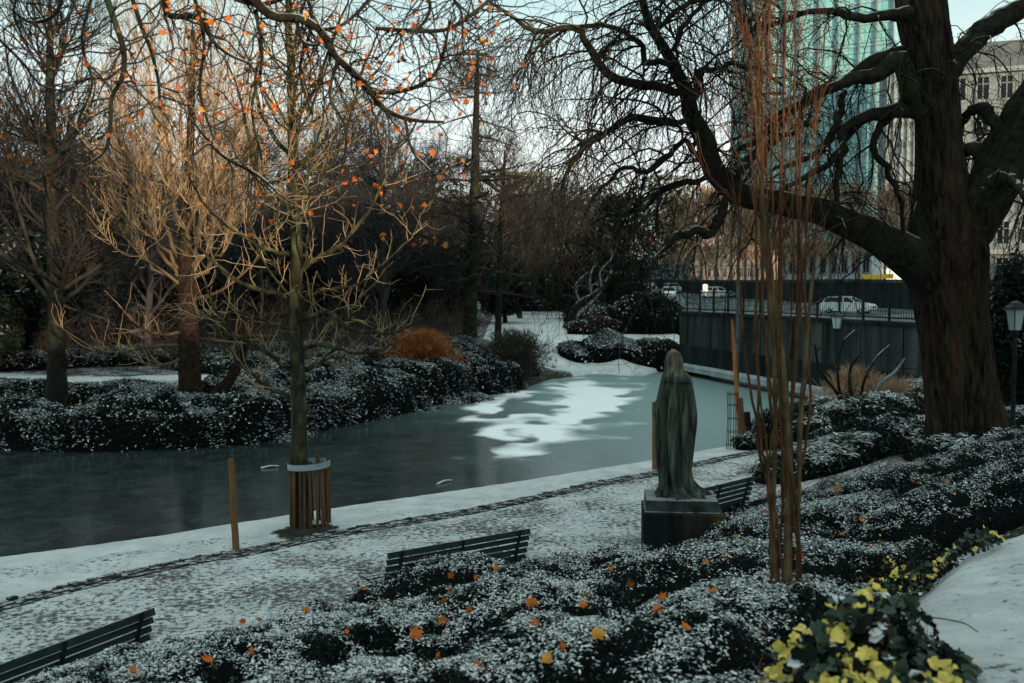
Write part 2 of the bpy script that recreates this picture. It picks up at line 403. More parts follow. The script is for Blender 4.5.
amt = np.where(strip & (sdv < .9), .95, amt)
amt = np.where((~farv) & (sv > .2) & (yf < 14) & (xf < 3), .30, amt)   # under the shrubs
lawn = farv & (yf > 47) & (xf > -1.5) & (xf < 9.5); amt = np.where(lawn, .93, amt)
fpl = farv & (np.abs(yf - (34 - .10 * (xf + 10) + .5 * np.sin(xf * .5))) < .6) & (xf < -6); amt = np.where(fpl, .97, amt)
amt = np.where((~farv) & (np.abs(yf - kd) < .24), .05, amt)
slab = (~farv) & (yf < 9.6) & (xf > 1.75 + .62 * (yf - 5.5)); amt = np.where(slab, .735, amt)
amt = np.where((~farv) & (xf > 4.6 + .1 * (yf - 10)) & (sv < 9) & (yf > 10) & (yf < 24) & ~strip & (sdv > 2.4), .34, amt)
amt = np.where((~farv) & (np.hypot(xf + 3.05, yf - 14.7) < .48), .12, amt)
amt = np.where(farv & (sdv < 1.6) & (yf < 46), .25, amt)
amt = np.where(farv & (yf > 75), .5, amt)
at = gnd.data.attributes.new('amt', 'FLOAT', 'POINT'); at.data.foreach_set('value', amt.astype(np.float32))
pth = (~farv) & (yf <= kd + .02) & (sv < .4)
at = gnd.data.attributes.new('path', 'FLOAT', 'POINT'); at.data.foreach_set('value', pth.astype(np.float32))
def ground_nodes():
    nt = gm.node_tree; N = nt.nodes; L = nt.links; b = N['Principled BSDF']; b.inputs['Roughness'].default_value = .9; b.inputs['Specular IOR Level'].default_value = .06
    tc = N.new('ShaderNodeTexCoord')
    def noise(s, d=6, rough=.6, off=0):
        n = N.new('ShaderNodeTexNoise'); n.inputs['Scale'].default_value = s; n.inputs['Detail'].default_value = d; n.inputs['Roughness'].default_value = rough
        mp = N.new('ShaderNodeMapping'); mp.inputs['Location'].default_value = (off, off * 2, 0); L.new(tc.outputs['Object'], mp.inputs[0]); L.new(mp.outputs[0], n.inputs['Vector']); return n.outputs['Fac']
    def at_(n):
        a = N.new('ShaderNodeAttribute'); a.attribute_name = n; return a.outputs['Fac']
    def mth(op, a, c):
        x = N.new('ShaderNodeMath'); x.operation = op
        for v, k in ((a, 0), (c, 1)):
            if isinstance(v, (int, float)): x.inputs[k].default_value = v
            else: L.new(v, x.inputs[k])
        return x.outputs[0]
    def rng_(f, a, c, lo=0, hi=1):
        r = N.new('ShaderNodeMapRange'); L.new(f, r.inputs['Value'])
        for k, v in zip(('From Min', 'From Max', 'To Min', 'To Max'), (a, c, lo, hi)): r.inputs[k].default_value = v
        return r.outputs[0]
    def mix(f, a, c):
        x = N.new('ShaderNodeMix'); x.data_type = 'RGBA'; L.new(f, x.inputs[0])
        for v, k in ((a, 6), (c, 7)):
            if isinstance(v, tuple): x.inputs[k].default_value = (*v, 1)
            else: L.new(v, x.inputs[k])
        return x.outputs[2]
    fine = noise(13, 7, .72); big = noise(.9, 5, .65, 5)
    cov = mth('ADD', mth('SUBTRACT', mth('MULTIPLY', fine, 1.15), .29), mth('MULTIPLY', big, .62))     # ~.3 .. .9
    thr = rng_(at_('amt'), 0, 1, .30, .93)
    s = rng_(mth('SUBTRACT', thr, cov), -.06, .06)
    soil = mix(rng_(noise(5, 5, .6, 3), .35, .65), (.020, .024, .018), (.055, .048, .036))
    soilp = mix(rng_(noise(3, 6, .7, 9), .40, .62), (.085, .070, .055), (.15, .14, .125))
    soil = mix(at_('path'), soil, soilp)
    sn = mix(rng_(noise(2.2, 6, .6, 2), .3, .7), (.46, .49, .485), (.72, .74, .73))
    L.new(mix(s, soil, sn), b.inputs['Base Color'])
    bp = N.new('ShaderNodeBump'); bp.inputs['Strength'].default_value = 1.; bp.inputs['Distance'].default_value = .05
    L.new(mth('ADD', mth('MULTIPLY', s, .5), noise(20, 6, .7, 1)), bp.inputs['Height']); L.new(bp.outputs[0], b.inputs['Normal'])
ground_nodes()
# ------------------------------------------------------------------ pond (half frozen, snow lying on the ice)
wm = bpy.data.materials.new('ice'); wm.use_nodes = True; MATS['ice'] = wm
def ice_nodes():
    nt = wm.node_tree; N = nt.nodes; L = nt.links; b = N['Principled BSDF']
    tc = N.new('ShaderNodeTexCoord'); o = tc.outputs['Object']
    def noise(s, d=4, rough=.5, sc=(1, 1, 1), off=0):
        mp = N.new('ShaderNodeMapping'); mp.inputs['Scale'].default_value = sc; mp.inputs['Location'].default_value = (off, off, 0); L.new(o, mp.inputs[0])
        n = N.new('ShaderNodeTexNoise'); n.inputs['Scale'].default_value = s; n.inputs['Detail'].default_value = d; n.inputs['Roughness'].default_value = rough; L.new(mp.outputs[0], n.inputs['Vector']); return n.outputs['Fac']
    def mth(op, a, c=0.):
        x = N.new('ShaderNodeMath'); x.operation = op
        for v, k in ((a, 0), (c, 1)):
            if isinstance(v, (int, float)): x.inputs[k].default_value = v
            else: L.new(v, x.inputs[k])
        return x.outputs[0]
    def rng_(f, a, c, lo=0, hi=1, t='SMOOTHSTEP'):
        r = N.new('ShaderNodeMapRange'); r.interpolation_type = t; L.new(f, r.inputs['Value'])
        for k, v in zip(('From Min', 'From Max', 'To Min', 'To Max'), (a, c, lo, hi)): r.inputs[k].default_value = v
        return r.outputs[0]
    def mix(f, a, c):
        x = N.new('ShaderNodeMix'); x.data_type = 'RGBA'; L.new(f, x.inputs[0])
        for v, k in ((a, 6), (c, 7)):
            if isinstance(v, tuple): x.inputs[k].default_value = (*v, 1)
            else: L.new(v, x.inputs[k])
        return x.outputs[2]
    sep = N.new('ShaderNodeSeparateXYZ'); L.new(o, sep.inputs[0]); x, y = sep.outputs[0], sep.outputs[1]
    # snow field: ellipse around (2.6,34) with half axes 3.4 x 10
    ex = mth('DIVIDE', mth('SUBTRACT', x, mth('ADD', .2, mth('MULTIPLY', mth('SUBTRACT', y, 26), .17))), 2.9); ey = mth('DIVIDE', mth('SUBTRACT', y, 35.), 10.5)
    r2 = mth('ADD', mth('MULTIPLY', ex, ex), mth('MULTIPLY', ey, ey))
    n1 = noise(.42, 2, .4, (1, .9, 1), 2.3); n2 = noise(2.2, 5, .6, (1, .6, 1), 4); n3 = noise(.75, 1, .3, (1, .8, 1), 9.1)
    f = mth('ADD', mth('SUBTRACT', 1.0, r2), mth('MULTIPLY', mth('SUBTRACT', n1, .5), 4.0))
    f = mth('SUBTRACT', f, mth('MULTIPLY', rng_(n3, .52, .68), .95))
    f = mth('ADD', f, mth('MULTIPLY', mth('SUBTRACT', n2, .5), .5))
    snow = rng_(f, -.15, .7)
    # frosty grey ice towards the right and far, black ice towards the left
    fr = mth('ADD', mth('MULTIPLY', x, .10), mth('MULTIPLY', mth('SUBTRACT', y, 24), .035)); fr = mth('ADD', fr, mth('MULTIPLY', noise(.4, 5, .6), .6))
    frost = rng_(fr, -.2, 1.3)
    base = mix(rng_(noise(1.3, 6, .7), .3, .75), (.010, .016, .017), (.030, .042, .043))
    base = mix(frost, base, (.13, .20, .195))
    speck = rng_(noise(9, 2, .5, (1, 1, 1), 8), .78, .83)
    crk = rng_(mth('ABSOLUTE', mth('SUBTRACT', noise(.9, 6, .75, (1, 1, 1), 14), .5)), .0, .008, 1, 0)
    base = mix(mth('MULTIPLY', crk, .30), base, (.25, .30, .30))
    base = mix(speck, base, (.2, .26, .27))
    base = mix(snow, base, (.80, .82, .80))
    L.new(base, b.inputs['Base Color'])
    L.new(mth('MAXIMUM', rng_(frost, 0, 1, .16, .5), mth('MULTIPLY', snow, .95)), b.inputs['Roughness'])
    b.inputs['Specular IOR Level'].default_value = .32
    bp = N.new('ShaderNodeBump'); bp.inputs['Strength'].default_value = .10; bp.inputs['Distance'].default_value = .02
    L.new(noise(2.5, 5, .6), bp.inputs['Height']); L.new(bp.outputs[0], b.inputs['Normal'])
ice_nodes()
xs = np.linspace(-60, 16, 60); ys = np.linspace(-2, 54, 50); XX, YY = np.meshgrid(xs, ys); nn = len(xs)
ii = (np.arange(len(ys) - 1)[:, None] * nn + np.arange(nn - 1)[None]).ravel()
w = MB(); w.add(np.stack([XX, YY, np.full_like(XX, WZ)], -1).reshape(-1, 3), np.stack([ii, ii + 1, ii + nn + 1, ii + nn], 1), 'ice')
# clip to the neighbourhood of the pond
o = w.build('pond_ice'); tag(o, kind='structure')
# ------------------------------------------------------------------ sett kerb along the path
kb = MB(); L_ = np.concatenate([[0], np.cumsum(np.linalg.norm(np.diff(kerb_path, axis=0), axis=1))])
p = 0.
while p < L_[-1] - .2:
    ln = .10 + random.random() * .04
    c = [np.interp(p + ln / 2, L_, kerb_path[:, k]) for k in (0, 1)]; c2 = [np.interp(p + ln, L_, kerb_path[:, k]) for k in (0, 1)]; c1 = [np.interp(p, L_, kerb_path[:, k]) for k in (0, 1)]
    an = math.atan2(c2[1] - c1[1], c2[0] - c1[0])
    for off in (-.12, -.04, .04, .12):
        if random.random() < .06: continue
        q = (c[0] - math.sin(an) * off + random.gauss(0, .008) + math.cos(an) * (.05 if off in (-.12, .04) else 0), c[1] + math.cos(an) * off + random.gauss(0, .008))
        kb.box((q[0], q[1], float(ground(*q)) - .03 + random.gauss(0, .007)), (ln * random.uniform(.86, .97), .074, .09), 'setts', rz=an + random.gauss(0, .04), taper=.93)
    p += ln
tag(kb.build('path_kerb'), kind='structure')
# ------------------------------------------------------------------ shrubs of the foreground bank (domes)
DOMES = [ # px, py, z_top, rx, ry, H, label
 (195, 640, 1.0, 1.5, 1.2, .66, 'broad snow flecked cushion shrub just right of the cut off bench at the left'),
 (90, 676, 1.1, .95, .8, .6, 'snow flecked shrub at the bottom left corner below the cut off bench'),
 (335, 606, 1.05, 1.25, 1.1, .7, 'rounded snow flecked shrub sloping up to the left end of the middle bench'),
 (330, 668, 1.45, 1.3, .9, .6, 'dark snow flecked shrub at the bottom edge holding the largest orange leaf'),
 (500, 598, 1.15, 1.15, 1.05, .72, 'large domed evergreen shrub in front of the middle bench, dotted with orange leaves'),
 (445, 556, .85, .95, .8, .72, 'low snow flecked shrub growing up against the back of the middle bench'),
 (585, 546, .66, 1.2, .9, .5, 'wide white dusted shrub between the middle bench and the statue plinth'),
 (600, 638, 1.42, 1.2, .85, .62, 'dark hollow sided shrub with ochre leaves in the bottom centre'),
 (705, 563, 1.0, 1.35, 1.0, .62, 'flat snow flecked shrub directly before the statue plinth'),
 (735, 622, 1.32, .95, .85, .6, 'snow flecked shrub left of the yellow variegated ivy'),
 (620, 682, 1.65, 1.5, .42, .42, 'strip of white dusted shrub along the very bottom edge'),
 (800, 503, .85, 1.25, 1.15, .62, 'domed snow flecked shrub right of the statue behind the red stems'),
 (775, 553, .95, 1.1, .8, .5, 'low snow flecked shrub round the foot of the red stems'),
 (945, 512, 1.05, 1.15, 1.0, .55, 'rounded snow flecked shrub at right beside the bare snow patch'),
 (865, 480, .85, 1.35, .95, .55, 'dark low shrub in the second row left of the big tree'),
 (975, 482, .95, 1.4, .9, .52, 'snow flecked shrub at the foot of the big tree trunk'),
 (1020, 505, 1.1, .9, 1., .5, 'snow flecked shrub cut by the right edge below the lantern'),
 (805, 478, .75, 1.3, .9, .42, 'low snow flecked shrub between the red stems and the dark garden bushes'),
 (872, 545, 1.1, .8, .6, .36, 'small dark shrub just behind the variegated ivy'),
]
DC = []
for (px, py, zt, rx, ry, H, lb) in DOMES:
    g = G(px, py, zt); DC.append((g[0], g[1], rx, ry, H))
def dome_h(x, y, i):
    cx, cy, rx, ry, H = DC[i]
    wx = x + .25 * (vnoise(x, y, 1.6, 11 + i) - .5); wy = y + .25 * (vnoise(x, y, 1.6, 31 + i) - .5)
    r2 = ((wx - cx) / (rx * 1.06)) ** 2 + ((wy - cy) / (ry * 1.06)) ** 2
    h = H * np.sqrt(np.clip(1 - r2 ** 1.35, 0, 1)) ** .85
    return h * (1 + .28 * (fbm(x, y, 2.6, 5, 3) - .5)) + .10 * (vnoise(x, y, 5, 9) - .5) * (r2 < 1)
def canopy(x, y):
    z = ground(x, y)
    return z + np.maximum.reduce([dome_h(x, y, i) for i in range(len(DC))])
def foliage_heap(name, cx, cy, rx, ry, hfun, top_of, n, ln, wd, label, cat, group, snow=.6, mats=('leaf_black', 'snow_leaf', 'frost_leaf', 'leaf_dark'), thick=.10, core='core', clump=5., loc_z=0., side=1.0):
    """a shrub: a dark inner mass and thousands of leaves standing in its outer layer"""
    m = MB(); k = 46
    ax = np.linspace(-1.15, 1.15, k); A, B = np.meshgrid(ax, ax); x = cx + A * rx; y = cy + B * ry
    h = hfun(x, y); g = ground(x, y); z = g + h - .06; z = np.where(h > .02, z, g - .15)
    i = (np.arange(k - 1)[:, None] * k + np.arange(k - 1)[None]).ravel()
    keep = (h.ravel()[i] > .0) | (h.ravel()[i + k + 1] > 0)
    i = i[keep]
    m.add(np.stack([x, y, z], -1).reshape(-1, 3), np.stack([i, i + 1, i + k + 1, i + k], 1), core)
    # leaves
    u = rng.uniform(-1.15, 1.15, (n * 2, 2)); x = cx + u[:, 0] * rx; y = cy + u[:, 1] * ry
    h = hfun(x, y); e = .04
    hx = (hfun(x + e, y) - h) / e; hy = (hfun(x, y + e) - h) / e
    top = top_of(x, y) if top_of is not None else h
    ok = (h > .02) & (h >= top - .03); 
    steep = np.sqrt(1 + np.minimum(hx * hx + hy * hy, 12)); ok &= rng.random(len(x)) < steep / 3.6 * side + .12
    x, y, h, hx, hy = x[ok], y[ok], h[ok], hx[ok], hy[ok]
    x, y, h, hx, hy = x[:n], y[:n], h[:n], hx[:n], hy[:n]
    nrm = np.stack([-hx, -hy, np.ones_like(hx)], 1); nrm[:, :2] = np.clip(nrm[:, :2], -2.5, 2.5); nrm /= np.linalg.norm(nrm, axis=1, keepdims=True)
    depth = rng.random(len(x)) ** 1.5 * thick
    c = np.stack([x, y, ground(x, y) + h], 1) + nrm * (thick * .35 - depth)[:, None]
    cl = fbm(x + c[:, 2], y - c[:, 2], clump, 21, 3)
    cl2 = vnoise(x * 1.0 + c[:, 2] * .7, y - c[:, 2] * .5, 17 if clump > 4 else 5, 33) - .5
    isn = (np.clip(nrm[:, 2] * 2.9 - 1.85, -1.2, .9) + (cl - .5) * 2.0 + cl2 * .75 - depth / thick * .9 + rng.normal(0, .12, len(x))) > (1.02 - snow)
    mi = m.mi(mats[0]), m.mi(mats[1]), m.mi(mats[2]), m.mi(mats[3])
    r = rng.random(len(x))
    mm = np.where(isn, np.where(r < .7, mi[1], mi[2]), np.where(r < .6, mi[0], np.where(r < .93, mi[3], mi[2])))
    up = nrm * .9 + np.array([0, 0, .7]) * isn[:, None] * 1.4
    sz = np.clip(np.exp(rng.normal(0, .33, len(x))), .5, 2.1)
    ovals(m, c, ln * sz, wd * sz, up, np.where(isn, .35, .75)[:, None], mm)
    # bring the origin to the base of the shrub
    base = np.array((cx, cy, float(ground(cx, cy))))
    for a in m.v: a -= base
    o = m.build(name, loc=tuple(base)); tag(o, label, cat, group); return o
allh = lambda x, y: np.maximum.reduce([dome_h(x, y, i) for i in range(len(DC))])
for i, D in enumerate(DOMES):
    cx, cy, rx, ry, H = DC[i]
    n = int(15000 * rx * ry * 3.14 * (1.3 if cy < 9 else .7) * .55)
    foliage_heap('evergreen_shrub', cx, cy, rx, ry, lambda x, y, i=i: dome_h(x, y, i), allh, n, .025, .0095, D[6], 'shrub', 'snow flecked evergreen shrubs on the near bank', snow=.50 + .2 * (i in (6, 10, 11, 12)) - .12 * (i in (14, 15, 17, 3)))
def hit(px, py, f=canopy):
    d = np.linspace(3.5, 24, 3000); rx, ry, rz = ray(px, py); x = rx / ry * d; z = CZ + rz / ry * d
    c = f(x, d); k = int(np.argmax(z <= c)) if (z <= c).any() else len(d) - 1
    return np.array((x[k], d[k], c[k]))
# fallen plane leaves, one by one
FL = [(416, 640, 1.5), (366, 592, 1), (325, 607, .8), (306, 614, 1.1), (259, 623, .9), (383, 603, .8), (450, 579, 1), (496, 572, 1.1), (443, 606, .9), (450, 593, .7), (469, 614, .8), (441, 625, 1.2), (446, 637, .9), (425, 671, .7), (477, 669, 1), (438, 660, .7), (475, 581, .7), (347, 637, .6), (533, 607, 1.2), (536, 627, 1), (583, 598, 1.3), (582, 608, 1.), (596, 639, 1.3), (548, 664, 1.3), (560, 652, .9), (660, 603, 1), (711, 595, 1.1), (628, 586, 1), (610, 573, .9), (706, 564, 1), (723, 559, .8), (656, 614, 1), (686, 632, .8), (565, 548, .8), (735, 538, 1), (763, 514, 1), (244, 624, 1.1), (210, 666, 1.1), (233, 615, .8), (135, 675, 1), (130, 643, .7), (253, 655, .8), (836, 490, 1.2), (852, 521, .8), (861, 523, 1), (841, 537, 1.2), (869, 550, .8), (944, 486, 1), (912, 484, .9), (800, 560, 1.2)]
GR = {0: ('leaf_orange', 'bright orange plane leaf caught on the snow flecked shrubs', 'bright orange leaves on the shrubs'), 1: ('leaf_rust', 'rust brown curled plane leaf lying on the snow flecked shrubs', 'rust brown leaves on the shrubs'), 2: ('leaf_ochre', 'ochre yellow plane leaf lodged in the snow flecked shrubs', 'ochre leaves on the shrubs')}
kinds = {11: 1, 12: 1, 20: 2, 22: 2, 23: 2, 6: 1, 33: 1, 7: 0, 26: 0, 29: 1, 34: 1, 43: 1, 47: 1, 48: 1, 40: 1}
for k, (px, py, s) in enumerate(FL):
    p = hit(px, py); m = MB(); kd_ = kinds.get(k, 0); mn, lb, gp = GR[kd_]
    lobed(m, np.zeros((1, 3)), .054 * s, np.array([.1, -.8, .7]), .7, np.array([m.mi(mn)]), curl=.9)
    m.tubes(np.array([(0, 0, 0), (.02, -.02, -.01), (.05 * s, -.03, -.03)]), np.full(3, .0016), 4, mn)
    o = m.build('fallen_leaf', loc=(p[0], p[1] - .02, p[2] + .035)); tag(o, lb, 'leaf', gp)
# =================================================================== BENCHES
def gz(x, y): return float(ground(x, y))
def make_bench(loc, rz, label):
    r = empty('park_bench', loc, label, 'bench', 'slatted park benches along the path', rz)
    Lb = 1.86
    for k in range(5):
        z = .50 + k * .078; m = MB(); m.box((0, -.02 - (z - .45) * .28, z), (Lb, .028, .056 if k < 4 else .066), 'bench_paint', rx=-.27); bevel(m.build('back_slat', r), .006)
    for k in range(6):
        m = MB(); m.box((0, .05 + k * .078, .44 - .012 * math.sin(k)), (Lb, .058, .028), 'bench_paint'); bevel(m.build('seat_slat', r), .006)
    for x in (-Lb / 2 + .16, 0, Lb / 2 - .16):
        m = MB()
        m.tubes(np.array([(x, -.16, 0), (x, -.10, .2), (x, -.02, .40), (x, -.045, .48), (x, -.155, .84)]), np.array([.028, .022, .022, .022, .016]), 8, 'iron')
        m.tubes(np.array([(x, .50, 0), (x, .44, .2), (x, .46, .41), (x, .2, .405), (x, -.02, .40)]), np.array([.028, .022, .022, .02, .02]), 8, 'iron')
        m.tubes(np.array([(x, -.12, .12), (x, .15, .17), (x, .45, .12)]), np.full(3, .012), 6, 'iron')
        m.build('leg', r)
    return r
def bench_at(pa, pb, label, z=0.):
    pa = np.array(pa); pb = np.array(pb); c = (pa + pb) / 2; an = math.atan2(pb[1] - pa[1], pb[0] - pa[0])
    return make_bench((c[0], c[1], z), an, label)
A1 = G(383, 550, .85); B1 = G(523, 526, .85); u = (B1 - A1); u /= np.linalg.norm(u); c1 = (A1 + B1) / 2
bench_at((c1 - u * .93)[:2], (c1 + u * .93)[:2], 'dark green slatted bench seen from behind in the centre, half sunk in the shrubs')
B2 = G(144, 605, .85); A2 = G(0, 657, .85); u = (B2 - A2); u /= np.linalg.norm(u)
bench_at((B2 - u * 1.86)[:2], B2[:2], 'dark slatted bench cut off by the left edge of the photo')
B3 = G(747, 476, .80); A3 = G(697, 488, .80); u = (B3 - A3); u /= np.linalg.norm(u)
bench_at((B3 - u * 1.86)[:2], B3[:2], 'dark slatted bench partly hidden behind the statue', -.03)
# =================================================================== STATUE
ST = np.array((2.28, 13.35)); gs = gz(*ST); zs = .93
r = empty('statue', (ST[0], ST[1], gs + .21), 'weathered stone statue of a hooded cloaked figure on a two tier plinth', 'statue', rz=.0)
prof = [(525, 108, 264), (518, 109, 260), (505, 113, 246), (490, 118, 226), (470, 121, 214), (440, 120, 212), (400, 117, 214), (350, 112, 217), (300, 110, 219), (260, 113, 220), (200, 118, 217), (165, 123, 213), (145, 126, 206), (132, 129, 195), (122, 131, 189), (105, 131, 188), (90, 132, 186), (76, 136, 181), (67, 142, 172), (61, 150, 162), (59, 155, 158)]
yy = np.array([p[0] for p in prof], float); Lf = np.array([p[1] for p in prof], float); Rt = np.array([p[2] for p in prof], float)
hh = (525 - yy) / 232.; zz = np.concatenate([np.linspace(0, 1.9, 120), 1.9 + (hh[-1] - 1.9) * np.sin(np.linspace(0.02, 1, 26) * math.pi / 2)])
lf = np.interp(zz, hh, Lf); rt = np.interp(zz, hh, Rt)
S = 128; th = np.arange(S) * 2 * math.pi / S; rings = []
for k, z in enumerate(zz):
    cx = ((lf[k] + rt[k]) / 2 - 183) / 232; rx_ = (rt[k] - lf[k]) / 2 / 232
    t = z / 2.0; dp = rx_ * (.82 if t < .78 else 1.02)
    hd = ss(.80, .86, t)
    fold = 1.7 * (.055 * np.sin(7 * th + 2.2 * math.sin(z * 2.1) + 1) + .04 * np.sin(13 * th + 3 * z) + .03 * np.sin(23 * th - 2.5 * z)) * (1 - .75 * hd) * (1.0 + .7 * (1 - t))
    fold += (1 - .6 * hd) * .05 * (fbm(np.cos(th) * 2 + 5, np.sin(th) * 2 + z * .9, 2.2, 13, 3) - .5) * 2
    # cloak edge: long groove down the side facing the path and one down the back
    for (a0, wdt, dep) in ((math.radians(238 + 14 * math.sin(z * 1.8)), .16, .16), (math.radians(292 - 10 * z), .12, .10), (math.radians(130), .4, .14)):
        dd = np.angle(np.exp(1j * (th - a0))); fold -= dep * np.exp(-(dd / wdt) ** 2) * (1 - hd) * ss(0, .05, t)
    # forearm bulge folded over the front
    dd = np.angle(np.exp(1j * (th - math.radians(165)))); fold += .16 * np.exp(-(dd / .7) ** 2) * math.exp(-((z - 1.18) / .13) ** 2)
    rr_ = 1 + fold
    rings.append(np.stack([cx + rx_ * rr_ * np.cos(th), dp * rr_ * np.sin(th), np.full(S, z)], 1))
m = MB(); loft(m, rings, 'statue_stone'); m.build('body', r, (0, 0, .60 - gs * 0))
m = MB() # face set in the hood, turned to the water
fr_ = []
for v in np.linspace(-1, 1, 14):
    q = math.sqrt(max(0.0, 1 - v * v)); a = np.linspace(0, 2 * math.pi, 25)[:-1]
    rad_ = np.stack([.075 * q * np.cos(a), .10 * q * np.sin(a), np.full(24, .12 * v)], 1)
    nose = np.exp(-((a - math.pi / 2) / .22) ** 2) * math.exp(-((v + .05) / .22) ** 2) * .03; eye = sum(np.exp(-((a - math.pi / 2 - s_) / .2) ** 2) for s_ in (-.5, .5)) * math.exp(-((v - .18) / .12) ** 2) * .012
    rad_[:, 1] += nose - eye; fr_.append(rad_)
loft(m, fr_, 'statue_stone'); o = m.build('face', r, (-.13, .055, 2.36)); o.rotation_euler = (0, 0, math.radians(38))
m = MB() # clasped hands
for s_ in (-1, 1):
    m.tubes(np.array([(s_ * .11, -.04, -.02), (s_ * .06, .0, 0), (s_ * .02, .03, .02)]), np.array([.04, .036, .028]), 10, 'statue_stone')
    for k in range(4): m.tubes(np.array([(s_ * .03, .03, .03 - k * .018), (-s_ * .015, .055, .035 - k * .018), (-s_ * .05, .04, .03 - k * .018)]), np.array([.011, .010, .007]), 7, 'statue_stone')
o = m.build('hands', r, (-.30, .10, 1.74)); o.rotation_euler = (0, 0, math.radians(55))
m = MB(); m.box((0, 0, .535), (1.02, .80, .17), 'plinth_stone'); m.box((0, 0, .455), (1.06, .84, .03), 'plinth_stone'); o = bevel(m.build('plinth_slab', r), .015); o.scale = (.93, .93, 1); o.rotation_euler = (0, 0, -.10)
m = MB(); m.box((.02, 0, .07), (1.14, .92, .76), 'plinth_base'); o = bevel(m.build('plinth_block', r), .015); o.scale = (.93, .93, 1); o.rotation_euler = (0, 0, -.10)
# =================================================================== TREE GUARD, STAKES, WIRE GUARD
TG = G(303, 524, 0.); TX, TY = TG[0], TG[1]; tz = gz(TX, TY)
r = empty('tree_guard', (TX + .10, TY, tz), 'round guard of brown wooden slats with a grey strap round the young tree', 'tree guard')
for k in range(20):
    a = k * 2 * math.pi / 20 + random.gauss(0, .04); R_ = .265; lean = random.gauss(0, .03)
    m = MB(); p0 = (R_ * 1.08 * math.cos(a), R_ * 1.08 * math.sin(a), 0); p1 = (R_ * math.cos(a + lean * 2), R_ * math.sin(a + lean * 2), .93 + random.gauss(0, .012))
    wv = np.array((-math.sin(a), math.cos(a), 0)) * .019; nv = np.array((math.cos(a), math.sin(a), 0)) * .009
    P0, P1 = np.array(p0), np.array(p1)
    loft(m, [np.array([q - wv - nv, q + wv - nv, q + wv + nv, q - wv + nv]) for q in (P0, (P0 + P1) / 2 + nv * random.uniform(-.8, .8), P1)], 'wood_slat', smooth=False); m.build('slat', r)
for a in (2.9, .35, 4.9 - 3.6):
    m = MB(); m.tubes(np.array([(.30 * math.cos(a), .30 * math.sin(a), -.05), (.30 * math.cos(a), .30 * math.sin(a), .5), (.30 * math.cos(a), .30 * math.sin(a), 1.04)]), np.array([.034, .032, .03]), 10, 'wood_slat'); m.disc((.30 * math.cos(a), .30 * math.sin(a), 1.04), .03, 'wood_slat'); m.build('post', r)
m = MB(); a = np.linspace(0, 2 * math.pi, 41); R_ = .315
rg = [np.array([(r_ * math.cos(t), r_ * math.sin(t), .93 + z_ + .02 * math.cos(t)) for r_, z_ in ((R_, -.045), (R_ + .008, -.045), (R_ + .008, .045), (R_, .045))]) for t in a]
loft(m, rg, 'strap', cap=False, smooth=False); m.build('strap', r)
def stake(name, pb, pt, d, rpx, label, cat, m_='wood_stake', group=None, knob=False):
    a = P(*pb, d); b = P(*pt, d); a[2] = min(a[2], gz(a[0], a[1]) + .02); k = d / F
    pts = np.linspace(a, b, 7); pts[1:-1] += rng.normal(0, .004, (5, 3)); m = MB()
    base = pts[0].copy(); pts = pts - base; pts[0][2] -= .06
    m.tubes(pts, np.linspace(rpx * 1.15, rpx, 7) * k, 10, m_); m.disc(pts[-1], rpx * k, m_, axis=(0, 0, 1))
    if knob:
        for q in range(7):
            s_, d_ = np.array([pts[-1] - (0, 0, .02 * q)]), rng.normal(0, 1, (1, 3)) + (-.8, 0, .3); q_, w_ = grow(s_, d_, np.array([.09]), np.array([.012]), 4); m.tubes(q_, w_, 5, 'bark_dark')
    o = m.build(name, loc=tuple(base)); tag(o, label, cat, group); return o
d_ = G(236, 549, 0)[1]; stake('wooden_stake', (236, 549), (231, 459), d_, 3.1, 'lone brown wooden stake in the snow left of the slatted tree guard', 'stake')
g = G(655, 469, 0); stake('wooden_stake', (655, 469), (655, 402), g[1], 2.6, 'thin brown stake seen just left of the statue', 'stake', knob=True)
g = G(742, 448, 0); stake('wooden_stake', (743, 448), (740, 398), g[1], 3., 'short brown post beside the wire guard near the water', 'stake')
g = G(749, 446, 0); stake('wooden_stake', (750, 447), (747, 412), g[1], 3., 'dark stubby post right of the wire guard', 'stake', 'bark_brown')
W = G(732, 449, 0); r = empty('wire_guard', (W[0], W[1], gz(W[0], W[1])), 'narrow black wire guard round a sapling at the water edge', 'tree guard')
m = MB()
for k in range(6):
    a = k * math.pi / 3; m.tubes(np.array([(.13 * math.cos(a), .13 * math.sin(a), 0), (.10 * math.cos(a), .10 * math.sin(a), .7), (.12 * math.cos(a), .12 * math.sin(a), 1.3)]), np.full(3, .008), 5, 'iron')
m.build('upright', r)
for z in (.1, .4, .7, 1., 1.25):
    m = MB(); a = np.linspace(0, 2 * math.pi, 17); m.tubes(np.stack([.12 * np.cos(a), .12 * np.sin(a), np.full(17, z)], 1), np.full(17, .007), 5, 'iron'); m.build('hoop', r)
